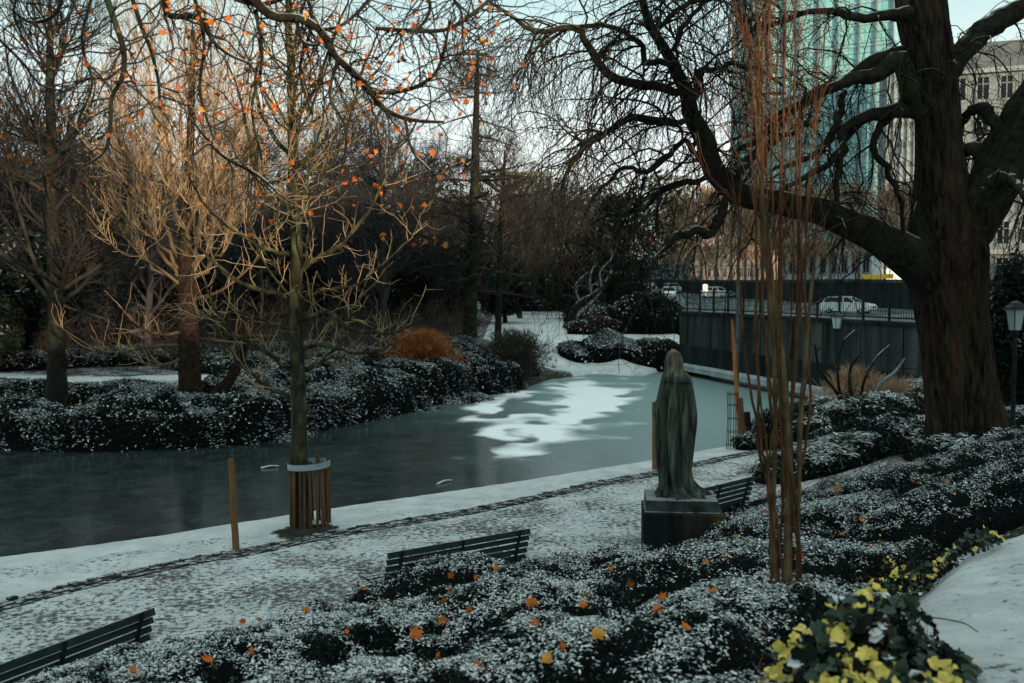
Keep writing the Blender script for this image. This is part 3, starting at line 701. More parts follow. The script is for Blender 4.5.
# =================================================================== TREES
def limb(pxs, d0, d1, K=24, dmid=None):
    """pxs: (px,py,radius in px) -> pts (K,3), rad (K)"""
    a = smooth_path(np.array(pxs, float), K); ds = np.linspace(d0, d1, K)
    if dmid is not None: ds = ds + dmid * np.sin(np.linspace(0, math.pi, K))
    p = np.array([P(x, y, d) for (x, y, _), d in zip(a, ds)]); r_ = np.maximum(a[:, 2], .4) * ds / F
    return p, r_
def rebase(m, base):
    for k in range(len(m.v)): m.v[k] = m.v[k] - base
def new_tree(base, label, cat='tree', group=None, name='tree'): return empty(name, tuple(base), label, cat, group)
def trunk_mesh(p, r_, S, m_, base, parent, name='trunk', ridges=0., seed=0, flare=0.):
    mb = MB(); K = len(p); t = np.gradient(p, axis=0); t /= np.linalg.norm(t, axis=1, keepdims=True)
    ref = np.array((0, 1., 0)); a = np.cross(t, ref); a /= np.linalg.norm(a, axis=1, keepdims=True); b = np.cross(t, a); th = np.arange(S) * 2 * math.pi / S
    rr = np.repeat(r_[:, None], S, 1)
    if ridges:
        hz = np.linspace(0, 1, K)[:, None] * np.ones(S)
        wv = fbm(np.cos(th)[None] * 2.2 + seed, np.sin(th)[None] * 2.2 + hz * 5, 1.3, 3, 3) - .5
        cr_ = np.abs(fbm(np.cos(th)[None] * 7 + wv * 1.6 + hz * 9, np.sin(th)[None] * 7 + hz * 14, 1.3, 17, 3) - .5)
        rr = rr * (1 + ridges * (2.4 * wv - 3.4 * np.clip(.13 - cr_, 0, 1) + .0))
    if flare: rr = rr * (1 + flare * np.exp(-np.linspace(0, 1, K) * 9)[:, None] * (1 + .35 * np.sin(5 * th + seed))[None])
    rings = p[:, None] + rr[..., None] * (a[:, None] * np.cos(th)[None, :, None] + b[:, None] * np.sin(th)[None, :, None]) - base
    loft(mb, list(rings), m_); return mb.build(name, parent)
# ---- the great leaning-limbed tree at right
D = 17.4
tb, tr = limb([(968, 478, 40), (967, 440, 35), (962, 400, 33), (957, 350, 33), (952, 300, 35), (948, 262, 39), (945, 225, 32), (942, 190, 26), (939, 150, 22), (936, 100, 21), (929, 50, 22), (922, 10, 23), (914, -50, 20), (905, -140, 16)], D, D, 280)
bb = np.array((tb[0][0], D, gz(tb[0][0], D))); tb[0][2] = bb[2] - .2
BT = new_tree(bb, 'massive dark old tree at right with a long limb reaching out over the pond path')
trunk_mesh(tb, tr, 260, 'bark_big', bb, BT, ridges=.16, seed=2, flare=.22)
LIMBS = [ # px,py,r ; d0,d1 ; children density
 ([(950, 285, 26), (925, 268, 23), (900, 250, 20), (870, 232, 16), (830, 214, 14), (785, 205, 12.5), (752, 198, 12), (730, 188, 11.5), (714, 168, 11), (702, 142, 10), (692, 115, 8.5), (685, 92, 7.5), (676, 70, 6.5), (662, 45, 5), (650, 20, 4.2), (640, -10, 3.6), (628, -50, 2.5)], 17.4, 15.2, 1.2),
 ([(942, 258, 20), (968, 232, 26), (990, 195, 29), (1012, 150, 29), (1035, 105, 28), (1070, 50, 24), (1110, -20, 18)], 17.4, 16.6, .5),
 ([(938, 95, 12), (952, 66, 11), (975, 42, 11), (1000, 22, 11), (1030, 2, 9), (1070, -30, 6)], 17.4, 17.9, .8),
 ([(930, 115, 12), (912, 105, 10), (903, 60, 9), (880, 75, 8), (850, 82, 6), (815, 98, 5), (780, 115, 4), (755, 140, 3), (735, 150, 2)], 17.3, 16.2, 1.2),
 ([(935, 118, 10), (905, 110, 8), (880, 112, 7), (858, 122, 5), (846, 130, 4), (842, 150, 4), (828, 165, 3.4), (805, 175, 3), (778, 190, 2), (760, 215, 1.4)], 17.3, 16.0, 1.),
 ([(925, 20, 9), (905, 12, 7), (880, 18, 5), (850, 18, 4), (815, 12, 3), (780, 20, 2.4), (745, 35, 1.5)], 17.3, 16.5, 1.2),
 ([(930, 62, 9), (900, 52, 7), (874, 62, 6.5), (846, 84, 6), (820, 92, 5), (796, 108, 4), (775, 125, 3), (765, 165, 2)], 17.4, 18.3, 1.),
 ([(918, 108, 6), (890, 112, 6), (862, 122, 5), (846, 145, 4), (838, 170, 3.4), (836, 195, 2.6), (848, 215, 2)], 17.2, 16.8, .8),
 ([(905, 112, 5), (886, 120, 4), (876, 145, 3.6), (888, 175, 3), (900, 200, 2.4), (905, 235, 2)], 17.2, 16.8, .8),
 ([(846, 88, 4), (840, 118, 4), (826, 148, 3.5), (800, 160, 3), (772, 168, 2)], 17.0, 16.4, .7),
 # along the outer limb
 ([(688, 95, 5), (668, 88, 5), (640, 84, 4.6), (608, 76, 4.4), (596, 60, 4), (584, 38, 3.6), (572, 29, 3.2), (545, 30, 2.6), (520, 22, 2.2), (498, 6, 1.6), (480, -10, 1)], 15.6, 14.4, 1.5),
 ([(690, 120, 5), (668, 122, 4.4), (640, 119, 3.8), (615, 126, 3.2), (592, 140, 2.6), (575, 158, 2.2), (563, 185, 1.8), (556, 215, 1.2)], 15.6, 15.0, 1.5),
 ([(680, 62, 4), (660, 62, 3.4), (645, 62, 3), (640, 44, 2.8), (618, 30, 2.4), (588, 24, 2), (560, 32, 1.6), (540, 50, 1.1)], 15.4, 15.9, 1.5),
 ([(688, 100, 4), (698, 92, 4), (700, 74, 3.6), (716, 68, 2.8), (736, 64, 2.4), (760, 70, 1.8), (785, 84, 1.2)], 15.5, 16.0, 1.3),
 ([(700, 160, 4), (686, 140, 2.6), (672, 155, 3.), (650, 170, 2.6), (628, 168, 2.2), (606, 182, 1.8), (590, 205, 1.4), (580, 230, .9)], 15.8, 15.2, 1.3),
 ([(728, 190, 5), (722, 215, 5), (712, 232, 5), (696, 231, 4.4), (680, 234, 4), (662, 248, 3.4)], 15.9, 15.2, .3),
 ([(708, 178, 4), (680, 184, 3), (655, 198, 2.6), (635, 212, 2), (612, 214, 1.6), (590, 222, 1.2)], 15.7, 16.5, 1.2),
 ([(735, 180, 4), (752, 160, 3.6), (770, 142, 3.2), (795, 130, 2.6), (820, 118, 2)], 16.2, 17.2, 1.2),
 ([(660, 48, 3.4), (640, 0, 2.4), (625, -30, 2)], 15.3, 14.7, 1.6),
 ([(668, 55, 3.), (690, 20, 2.4), (712, -15, 2), (740, -30, 1.5)], 15.3, 16.2, 1.8),
 ([(652, 30, 3.), (690, 5, 2.4), (735, -8, 2), (780, 5, 1.4)], 15.2, 14.2, 1.6),
 ([(1000, 165, 10), (975, 150, 7), (955, 158, 5), (945, 170, 4)], 17., 17.6, .6),
 ([(1010, 140, 8), (985, 110, 6), (965, 118, 4), (950, 140, 3)], 16.9, 17.8, 1.),
 ([(980, 205, 10), (1000, 180, 8), (1015, 185, 5), (1030, 200, 3)], 17., 16, .9),
]
mL = MB(); mT = MB()
for k_, (pxs, d0, d1, dens) in enumerate(LIMBS):
    p, r_ = limb(pxs, d0, d1, 28); p[:, :] += np.stack([vnoise(np.arange(28), d0, .6, k) - .5 for k in range(3)], 1) * .12 * (np.arange(28) > 1)[:, None]
    if k_ >= 2: r_[:4] *= (.4, .62, .82, .94); p[0, 1] += .12
    if k_ == 1: r_ = r_ * .84
    ln = np.linalg.norm(np.diff(p, axis=0), axis=1).sum()
    mL.tubes(p - bb, r_, 16 if r_.max() > .1 else 9, 'limb_big')
    n1 = int(ln * (4.8 if k_ > 9 else 3.3 if k_ == 0 else 2.3) * dens)
    if n1 < 2: continue
    s, d, pr, T, ix = spawn(p[None], r_[None], n1, t0=.12 if ln > 6 else .05, ang=(35, 80), bias=(-.2, -.1, .3))
    q1, w1 = grow(s, d, rng.uniform(.9, 2.6, len(s)) * (1.1 - .4 * T), np.clip(pr * .4, .007, .019), 14, .22, -.13, .35); mT.tubes(q1 - bb, w1, 6, 'limb_big')
    s, d, pr, T, ix = spawn(q1, w1, 5, t0=.1, ang=(25, 70)); q2, w2 = grow(s, d, rng.uniform(.5, 1.7, len(s)) * (1.1 - .4 * T), np.clip(pr * .6, .005, .012), 10, .22, -.20, .5); mT.tubes(q2 - bb, w2, 4, 'twig_big')
    s, d, pr, T, ix = spawn(q2, w2, 4, t0=.1, ang=(25, 70)); q3, w3 = grow(s, d, rng.uniform(.2, .8, len(s)), np.clip(pr * .6, .004, .007), 6, .24, -.14, .6); mT.tubes(q3 - bb, w3, 3, 'twig_big')
mL.build('limbs', BT); mT.build('twigs', BT)
# ---- young tree in the slatted guard
p, r_ = limb([(300, 532, 9), (300, 500, 8.5), (299, 463, 8.2), (299, 420, 7.8), (298, 380, 7.4), (296, 330, 6.8), (296, 290, 6.4), (297, 250, 6), (295, 210, 5.4), (294, 170, 5), (292, 120, 4.4), (291, 70, 3.8), (289, 20, 3), (288, -40, 2.4), (290, -110, 1.3)], TY, TY - .3, 80)
bb = np.array((p[0][0], TY, tz)); p[0][2] = tz - .1
YT = new_tree(bb, 'young straight tree with sunlit yellow twigs growing out of the slatted guard')
trunk_mesh(p, r_, 24, 'bark_young', bb, YT, ridges=.06, seed=4, flare=.1)
mb = MB(); hand = [
 [(298, 372, 4.5), (315, 366, 3.8), (332, 352, 3.2), (345, 335, 2.6), (352, 310, 2), (368, 290, 1.5), (392, 262, 1)],
 [(297, 320, 4.5), (312, 316, 3.8), (330, 314, 3.4), (350, 328, 3), (372, 333, 2.6), (398, 331, 2), (425, 318, 1.2)],
 [(297, 272, 4.5), (312, 262, 4), (332, 250, 3.4), (352, 232, 2.8), (372, 205, 2.2), (388, 175, 1.8), (402, 135, 1.2)],
 [(297, 376, 4), (278, 362, 3.4), (258, 348, 3), (236, 336, 2.6), (222, 320, 2), (210, 300, 1.6), (205, 275, 1)],
 [(298, 402, 4.2), (280, 392, 3.6), (262, 382, 3), (243, 366, 2.4), (228, 345, 1.8), (218, 330, 1.1)],
 [(296, 300, 4), (270, 292, 3.4), (240, 282, 2.8), (215, 262, 2.2), (190, 240, 1.7), (165, 225, 1)],
 [(296, 240, 4), (275, 215, 3.5), (258, 180, 3), (250, 140, 2.4), (240, 100, 1.8), (228, 60, 1.1)],
 [(295, 205, 4), (318, 180, 3.4), (338, 150, 2.8), (352, 110, 2.3), (362, 70, 1.8), (380, 30, 1.1)],
 [(294, 160, 3.5), (270, 130, 3), (255, 85, 2.3), (262, 40, 1.7), (252, 0, 1.1)],
 [(293, 120, 3.2), (315, 90, 2.6), (328, 50, 2.1), (345, 10, 1.5), (350, -30, 1)],
 [(297, 350, 3.6), (322, 345, 2.8), (350, 352, 2.2), (378, 350, 1.6), (405, 338, 1)],
 [(296, 255, 3.5), (268, 250, 2.8), (236, 232, 2.2), (205, 205, 1.7), (185, 170, 1.1)],
 [(296, 330, 3.2), (268, 322, 2.6), (238, 312, 2), (205, 318, 1.5), (178, 308, 1)],
 [(297, 300, 3.), (325, 290, 2.4), (355, 285, 2), (385, 262, 1.5), (415, 232, 1)]]
for k, h_ in enumerate(hand):
    q, w_ = limb(h_, TY, TY + (-1) ** k * random.uniform(.4, 1.6), 20); w_ = w_ * .72; q[1:] += rng.normal(0, .012, (19, 3))
    mb.tubes(q - bb, w_, 8, 'bark_young')
    s, d, pr, T, ix = spawn(q[None], w_[None], 14, t0=.1, ang=(30, 75), bias=(0, 0, .4)); q1, w1 = grow(s, d, rng.uniform(.25, .85, len(s)), np.clip(pr * .45, .0035, .008), 8, .2, .08, .5); mb.tubes(q1 - bb, w1, 5, 'twig_young')
    s, d, pr, T, ix = spawn(q1, w1, 3, t0=.15, ang=(30, 70)); q2, w2 = grow(s, d, rng.uniform(.10, .40, len(s)), np.clip(pr * .6, .0028, .004), 6, .22, .08, .7); mb.tubes(q2 - bb, w2, 4, 'twig_young')
s, d, pr, T, ix = spawn(p[None], r_[None], 46, t0=.40, ang=(40, 75)); q0, w0 = grow(s, d, rng.uniform(1.0, 3.0, len(s)) * (1.2 - .6 * T), np.clip(pr * .3, .007, .022), 16, .12, .09, .35); mb.tubes(q0 - bb, w0, 7, 'bark_young')
s, d, pr, T, ix = spawn(q0, w0, 9, t0=.15, ang=(30, 70)); q1, w1 = grow(s, d, rng.uniform(.25, .8, len(s)), np.clip(pr * .5, .004, .012), 7, .2, .06, .5); mb.tubes(q1 - bb, w1, 4, 'twig_young')
s, d, pr, T, ix = spawn(q1, w1, 3, t0=.15, ang=(30, 70)); q2, w2 = grow(s, d, rng.uniform(.10, .35, len(s)), np.full(len(s), .004), 5, .22, .06, .7); mb.tubes(q2 - bb, w2, 3, 'twig_young')
mb.build('crown', YT)
# ---- generic bare trees
def bare_tree(mb, base, pts, rad, spec, mats_):
    levels(mb, (pts - base)[None], rad[None], spec, mats_)
# tan willow-like tree on the far bank
d0 = 27.5
p, r_ = limb([(190, 418, 13), (190, 390, 11), (189, 350, 10), (188, 310, 9), (187, 270, 8), (186, 240, 7), (188, 200, 5.5), (190, 150, 4), (192, 90, 3), (193, 30, 2)], d0, d0, 50)
bb = np.array((p[0][0], d0, gz(p[0][0], d0))); p[0][2] = bb[2] - .2
T1 = new_tree(bb, 'broad tree on the far bank whose fan of tan shoots glows in the low sun')
trunk_mesh(p, r_, 20, 'bark_brown', bb, T1, ridges=.1, seed=6, flare=.3)
mb = MB(); fan = []
for (x1, y1, xs, ys) in [(105, 95, 186, 290), (110, 60, 187, 270), (130, 30, 187, 250), (150, 20, 188, 260), (168, 0, 188, 240), (182, -20, 188, 230), (200, -10, 188, 240), (215, 15, 189, 250), (232, 30, 189, 260), (250, 60, 189, 270), (272, 85, 189, 285), (292, 150, 189, 290), (120, 140, 187, 280), (225, 110, 188, 270), (160, 90, 188, 255), (205, 70, 188, 255), (95, 180, 187, 290)]:
    q, w_ = limb([(xs, ys, 2.4), ((xs * 1.6 + x1) / 2.6 + random.gauss(0, 4), ys + (y1 - ys) * .3, 1.7), ((xs + x1 * 2) / 3 + random.gauss(0, 4), ys + (y1 - ys) * .65, 1.1), (x1, y1, .5)], d0, d0 + random.uniform(-2.6, 2.6), 18); q[1:] += rng.normal(0, .07, (17, 3)); fan.append((q, w_)); mb.tubes(q - bb, w_, 7, 'limb_tan')
q = np.array([f[0] for f in fan]); w_ = np.array([f[1] for f in fan])
s, d, pr, T, ix = spawn(q, w_, 20, t0=.22, ang=(12, 45), bias=(0, 0, .5)); q1, w1 = grow(s, d, rng.uniform(.7, 2.2, len(s)), np.clip(pr * .4, .005, .009), 9, .12, .12, .4); hf_ = rng.random(len(q1)) < .62; mb.tubes((q1 - bb)[hf_], w1[hf_], 4, 'twig_tan'); mb.tubes((q1 - bb)[~hf_], w1[~hf_], 4, 'limb_tan')
s, d, pr, T, ix = spawn(q1, w1, 15, t0=.1, ang=(15, 50), bias=(0, 0, .5)); q2, w2 = grow(s, d, rng.uniform(.25, 1.0, len(s)), np.full(len(s), .006), 7, .16, .10, .6); hf_ = rng.random(len(q2)) < .8; mb.tubes((q2 - bb)[hf_], w2[hf_], 3, 'twig_tan'); mb.tubes((q2 - bb)[~hf_], w2[~hf_], 3, 'twig_brown')
for h_ in ([(189, 345, 2), (155, 346, 1.6), (120, 352, 1.3), (98, 350, 1), (72, 335, .7), (58, 325, .5)], [(189, 330, 2), (160, 335, 1.5), (138, 325, 1.1), (118, 305, .8)], [(189, 355, 1.8), (165, 365, 1.4), (140, 362, 1.), (115, 348, .7)], [(190, 300, 2), (222, 290, 1.5), (255, 262, 1.1), (275, 235, .7)], [(187, 290, 2), (150, 262, 1.4), (118, 250, 1), (98, 225, .7)]):
    q, w_ = limb(h_, d0, d0 - 1.5, 14); mb.tubes(q - bb, w_, 5, 'limb_tan'); s, d, pr, T, ix = spawn(q[None], w_[None], 16, t0=.3, ang=(30, 75), bias=(0, 0, .6)); q1, w1 = grow(s, d, rng.uniform(.3, 1.1, len(s)), np.full(len(s), .007), 8, .16, .1, .5); mb.tubes(q1 - bb, w1, 4, 'twig_tan')
mb.build('crown', T1)
# leaning bare trunk beside it
q, w_ = limb([(196, 408, 6), (212, 398, 6), (228, 382, 5.5), (240, 360, 5), (248, 330, 4.5), (262, 318, 4), (285, 314, 3)], 28.5, 29.5, 24)
b2 = np.array((q[0][0], q[0][1], gz(q[0][0], q[0][1]))); q[0][2] = b2[2] - .1
T2 = new_tree(b2, 'crooked leaning trunk with a snow covered bend right of the tan fan tree'); trunk_mesh(q, w_, 14, 'bark_brown', b2, T2, ridges=.1)
mb = MB(); levels(mb, (q - b2)[None], w_[None], [(12, .8, 2.2, .4, 9, 5, .2, .08, (40, 80), .012, .3), (7, .3, 1., .5, 6, 4, .2, .05, (30, 70), .008), (4, .2, .5, .6, 5, 3, .2, .05, (30, 70), .006)], 'twig_brown'); mb.build('crown', T2)
def specimen(name_label, pxs, d, bark, spec, tw, S=16, ridges=.08, cat='tree', group=None, K=40, extra=None, name='tree'):
    p, r_ = limb(pxs, d, d, K); b_ = np.array((p[0][0], d, gz(p[0][0], d))); p[0][2] = b_[2] - .15
    t = new_tree(b_, name_label, cat, group, name); trunk_mesh(p, r_, S, bark, b_, t, ridges=ridges, flare=.2)
    mb = MB()
    levels(mb, (p - b_)[None], r_[None], spec, tw); mb.build('crown', t); return t
specimen('tall grey barked tree standing at the far left above the pond', [(57, 402, 10), (57, 370, 8.5), (56, 320, 7.6), (54, 260, 7), (52, 200, 6.2), (51, 140, 5.2), (50, 80, 4), (50, 30, 2.6), (50, -10, 1.2)], 28.5, 'bark_dark',
  [(54, 2., 4.4, .38, 12, 6, .10, .06, (40, 75), .016, .22), (11, .8, 2.2, .5, 8, 4, .14, .08, (25, 60), .009), (7, .4, 1.1, .6, 6, 3, .16, .08, (20, 60), .006)], 'twig_dark')
specimen('slender dark larch like conifer with level snow dusted branches beyond the pond', [(468, 358, 8), (470, 320, 6.5), (472, 270, 6), (474, 220, 5), (475, 170, 4.4), (476, 120, 3.4), (477, 80, 2.4), (478, 50, 1.2)], 47, 'bark_dark',
  [(66, 2., 4.2, .35, 10, 5, .08, -.015, (75, 95), .02, .22), (12, .6, 1.6, .45, 6, 3, .14, -.03, (40, 75), .012), (5, .25, .7, .6, 4, 3, .2, -.02, (30, 70), .009)], 'twig_dark')
specimen('thin dark tree standing just right of the larch like conifer', [(497, 352, 3.5), (499, 300, 3), (500, 240, 2.6), (503, 190, 2), (505, 150, 1)], 50, 'bark_dark',
  [(30, 1.5, 3.4, .4, 9, 4, .14, .05, (40, 70), .018, .25), (10, .6, 1.6, .5, 6, 3, .16, .05, (25, 60), .011), (5, .3, .7, .6, 4, 3, .2, .02, (30, 70), .009)], 'twig_brown')
# leaning snow covered tree on the lawn
q, w_ = limb([(565, 334, 5), (571, 318, 4.2), (580, 303, 3.2), (592, 296, 2.6), (602, 288, 2.2), (608, 280, 1.6), (610, 272, 1)], 60, 60, 16); b2 = np.array((q[0][0], 60, gz(q[0][0], 60))); q[0][2] = b2[2] - .1
T3 = new_tree(b2, 'small leaning tree with snow lying along its stem on the white lawn'); trunk_mesh(q, w_, 10, 'bark_dark', b2, T3)
MATS['snow_twig'] = MATS['snow_leaf']
mb = MB()
for h_ in ([(571, 318, 2), (585, 308, 1.8), (600, 292, 1.4), (612, 270, 1)], [(592, 296, 1.6), (590, 278, 1.3), (596, 262, 1)], [(602, 288, 1.2), (600, 272, 1), (612, 258, .8), (610, 248, .7)], [(580, 303, 1.4), (576, 285, 1.1), (588, 272, .8)]):
    q, w_ = limb(h_, 60, 60, 10); mb.tubes(q - b2, w_, 5, 'frost_leaf')
    s, d, pr, T, ix = spawn(q[None], w_[None], 6, ang=(40, 80)); q1, w1 = grow(s, d, rng.uniform(.4, 1.2, len(s)), np.full(len(s), .02), 6, .25); mb.tubes(q1 - b2, w1, 3, 'frost_leaf')
mb.build('crown', T3)
# ---- overhanging plane tree: trunk stands outside the frame, boughs with last orange leaves reach in
pb_ = np.array((-7.2, 4.6)); z0 = gz(*pb_); b2 = np.array((pb_[0], pb_[1], z0))
PT = new_tree(b2, 'plane tree whose dark boughs with orange leaves hang into the top left', name='plane_tree')
tp = np.array([(0, 0, -.1), (.05, .05, 2), (.1, .1, 4), (.2, .2, 6), (.3, .3, 8), (.3, .3, 11)]) ; tp = smooth_path(tp, 30) + b2
trunk_mesh(tp, np.linspace(.38, .2, 30), 24, 'bark_grey', b2, PT, ridges=.05)
mb = MB(); lv = MB(); tips = []
boughs = [
 ([(230, -30, 6), (256, 2, 5), (275, 17, 4.6), (298, 18, 4.2), (320, 30, 4), (334, 54, 3.8), (350, 70, 3.6), (368, 88, 3.4), (380, 105, 3), (398, 116, 2.4), (420, 121, 2), (444, 122, 1.4)], 8.2, 7.6),
 ([(374, 92, 2.4), (395, 92, 2.2), (418, 86, 2), (436, 72, 1.8), (444, 50, 1.5), (450, 20, 1.2)], 7.8, 7.4),
 ([(376, 28, 2), (398, 30, 2.2), (425, 31, 2.2), (450, 28, 2), (480, 8, 2), (510, -20, 2)], 7.5, 7.9),
 ([(104, -10, 3.4), (116, 25, 3), (124, 52, 2.8), (122, 78, 2.4), (112, 98, 2), (110, 130, 1.8), (104, 152, 1.5), (84, 166, 1)], 7.4, 7.0),
 ([(64, -20, 2), (60, 5, 2), (50, 18, 1.8), (30, 22, 1.4), (12, 10, 1)], 7.6, 7.4),
 ([(128, -15, 2.4), (140, 22, 2.2), (150, 48, 1.8), (158, 80, 1.5), (160, 110, 1)], 7.5, 7.9),
 ([(164, -12, 3.4), (166, 8, 3.4), (172, 16, 3.2), (190, 16, 3), (205, 22, 2.6), (212, 40, 2), (230, 55, 1.6), (252, 64, 1.2)], 7.9, 7.5),
 ([(206, -20, 3), (235, -2, 2.8), (262, 4, 2.4), (290, -4, 2)], 8.2, 8.4),
 ([(190, 118, 1), (206, 138, 1.4), (222, 155, 1.8), (245, 168, 2), (262, 178, 1.4), (280, 195, 1)], 8.4, 8.),
 ([(320, 30, 2), (340, 26, 1.8), (360, 10, 1.8), (380, -15, 1.8)], 8., 8.3),
 ([(296, 18, 2), (302, 40, 1.8), (316, 45, 1.4), (326, 36, 1)], 8., 7.7),
 ([(20, -15, 1.6), (14, 12, 1.4), (22, 35, 1.2), (34, 50, .9)], 6.6, 6.4),
 ([(420, -20, 2), (430, 5, 1.8), (424, 22, 1.4), (410, 34, 1)], 7.3, 7.1),
 ([(0, 40, 1.6), (22, 62, 1.4), (40, 84, 1.2), (66, 92, .9)], 7.0, 6.8),
 ([(192, -12, 2), (204, 40, 1.7), (200, 92, 1.4), (214, 140, 1)], 7.7, 7.5),
 ([(256, 10, 2), (262, 60, 1.6), (252, 110, 1.3), (262, 160, 1)], 8.2, 8.0),
 ([(338, 58, 1.8), (330, 96, 1.5), (346, 130, 1.2), (342, 170, .9)], 7.9, 7.7),
 ([(95, -15, 1.8), (82, 40, 1.5), (92, 84, 1.2), (78, 120, .9)], 7.2, 7.1),
 ([(300, -20, 2), (312, 20, 1.7), (300, 70, 1.4), (312, 115, 1)], 8.4, 8.2),
 ([(405, 118, 1.6), (412, 150, 1.3), (430, 170, 1)], 7.5, 7.4),
 ([(440, -25, 2), (452, -4, 1.6), (462, 16, 1.2), (462, 50, .9)], 7.2, 7.0)]
for k, (h_, a_, c_) in enumerate(boughs):
    q, w_ = limb(h_, a_, c_, 26); mb.tubes(q - b2, w_, 9, 'bark_dark')
    ln = np.linalg.norm(np.diff(q, axis=0), axis=1).sum()
    # bough runs back to the trunk
    if h_[0][1] < 0 or h_[0][0] <= 0:
        st = tp[int(17 + (k * 3) % 11)]; e_ = q[0]; tg = q[0] - q[1]; tg /= np.linalg.norm(tg); 
        c = smooth_path([st, st * .6 + e_ * .4 + np.array((0, 0, .5)), e_ + tg * .5, e_], 20); mb.tubes(c - b2, np.linspace(.07, w_[0], 20), 9, 'bark_dark')
    s, d, pr, T, ix = spawn(q[None], w_[None], max(6, int(ln * 16)), t0=.05, ang=(40, 85), bias=(0, 0, -.3)); q1, w1 = grow(s, d, rng.uniform(.25, .8, len(s)), np.clip(pr * .5, .003, .008), 9, .24, -.03, .5); mb.tubes(q1 - b2, w1, 5, 'twig_dark')
    s, d, pr, T, ix = spawn(q1, w1, 3, t0=.2, ang=(30, 80)); q2, w2 = grow(s, d, rng.uniform(.10, .38, len(s)), np.clip(pr * .6, .0018, .003), 7, .25, -.03, .7); mb.tubes(q2 - b2, w2, 4, 'twig_dark')
    tips.append(q1[:, -1]); tips.append(q2[rng.random(len(q2)) < .5][:, -1])
tips = np.concatenate(tips); sel = tips[rng.random(len(tips)) < .85 * (tips[:, 0] > -4.6)]; 
n = len(sel); mi = [lv.mi('leaf_orange'), lv.mi('leaf_rust'), lv.mi('leaf_ochre')]
lobed(lv, sel - b2, rng.uniform(.014, .042, n), np.array([0, -.3, 0]), 1., np.where(rng.random(n) < .42, mi[0], np.where(rng.random(n) < .9, mi[1], mi[2])), curl=1.4)
ex = np.array([P(x, y, 7.3) for x, y in [(424, 241), (434, 240), (445, 246), (432, 152), (440, 178), (398, 128), (440, 135), (473, 68), (471, 75), (493, 36), (462, 17), (465, 33), (490, 8), (366, 56), (338, 30), (416, 10), (420, 18), (403, 60), (404, 150), (372, 155), (396, 182), (142, 115), (130, 118), (80, 12), (90, 12), (200, 12), (195, 40), (212, 22), (180, 55), (190, 68), (300, 180)]])
lobed(lv, ex - b2, rng.uniform(.026, .05, len(ex)), np.array([0, -.8, 0]), .8, np.where(rng.random(len(ex)) < .5, mi[0], mi[1]), curl=1.2)
lv.build('leaves', PT)
for e_ in ex: # stalk of each outlying leaf, up to the nearest twig
    t_ = tips[np.argmin(np.linalg.norm(tips - e_, axis=1))]; mb.tubes(smooth_path([e_, e_ * .6 + t_ * .4 + rng.normal(0, .04, 3), e_ * .2 + t_ * .8, t_], 8) - b2, np.full(8, .002), 4, 'twig_dark')
mb.build('boughs', PT)
# ---- red stemmed shrub in front
g = hit(787, 585); d0 = g[1]; b2 = np.array((g[0], d0, gz(g[0], d0)))
RS = new_tree(b2, 'tall red brown multi stemmed willow shrub rising through the shrubs right of the statue', 'shrub', name='red_stemmed_shrub')
mb = MB(); st = []
xs_ = [740, 752, 758, 763, 770, 777, 785, 792, 800, 811, 766, 795]
for k, xt in enumerate(xs_):
    yt = random.choice([-90, -60, -20, 30, 60, 110]) if 745 < xt < 808 else random.choice([120, 180, 230]); xb = 786 + random.gauss(0, 10)
    xm = 785 + (xt - 785) * random.uniform(.45, .9)
    th_ = random.uniform(.8, 1.8)
    q, w_ = limb([(xb, 592, th_ * 1.1), (xb + (xm - 785) * .5, 500 + random.gauss(0, 8), th_ * 1.1), (xm + random.gauss(0, 3), 400 + random.gauss(0, 20), th_), ((xm + xt) / 2 + random.gauss(0, 4), 270 + random.gauss(0, 15), th_ * .8), (xt, (yt + 200) / 2 if yt < 150 else yt, th_ * .6), (xt + (xt - 775) * .15, yt if yt < 150 else yt - 30, th_ * .35)], d0, d0 + random.uniform(-.35, .35), 26)
    q += rng.normal(0, .006, q.shape); q[0, 2] = b2[2] - .05; st.append((q, w_)); mb.tubes(q - b2, w_, 7, 'stem_red')
for h_ in ([(787, 596, 5), (788, 540, 4.4), (789, 480, 4.), (786, 420, 3.8), (782, 360, 3.4), (774, 300, 3.), (768, 250, 2.8), (762, 190, 2.3), (758, 140, 1.7), (750, 60, 1.1)], [(776, 592, 2.6), (773, 520, 2.5), (775, 440, 2.4), (774, 350, 2.4), (768, 280, 2.2), (762, 200, 1.9), (757, 120, 1.5), (760, 20, 1.)], [(797, 590, 2.), (799, 500, 1.9), (800, 430, 2.6), (806, 350, 2), (812, 280, 1.4)]):
    q, w_ = limb(h_, d0, d0, 26); q[0, 2] = b2[2] - .05; mb.tubes(q - b2, w_, 12, 'stem_base'); st.append((q, w_))
q = np.array([a[0] for a in st]); w_ = np.array([a[1] for a in st]); mb.build('stems', RS)
mb = MB(); s, d, pr, T, ix = spawn(q, w_, 7, t0=.55, ang=(8, 30), bias=(0, 0, .5)); q1, w1 = grow(s, d, rng.uniform(.4, 1.3, len(s)), np.clip(pr * .5, .003, .005), 8, .07, .05, .5); mb.tubes(q1 - b2, w1, 4, 'twig_red')
s, d, pr, T, ix = spawn(q1, w1, 2, t0=.2, ang=(15, 50)); q2, w2 = grow(s, d, rng.uniform(.10, .4, len(s)), np.full(len(s), .0028), 5, .15, .05, .7); mb.tubes(q2 - b2, w2, 3, 'twig_red'); mb.build('twigs', RS)
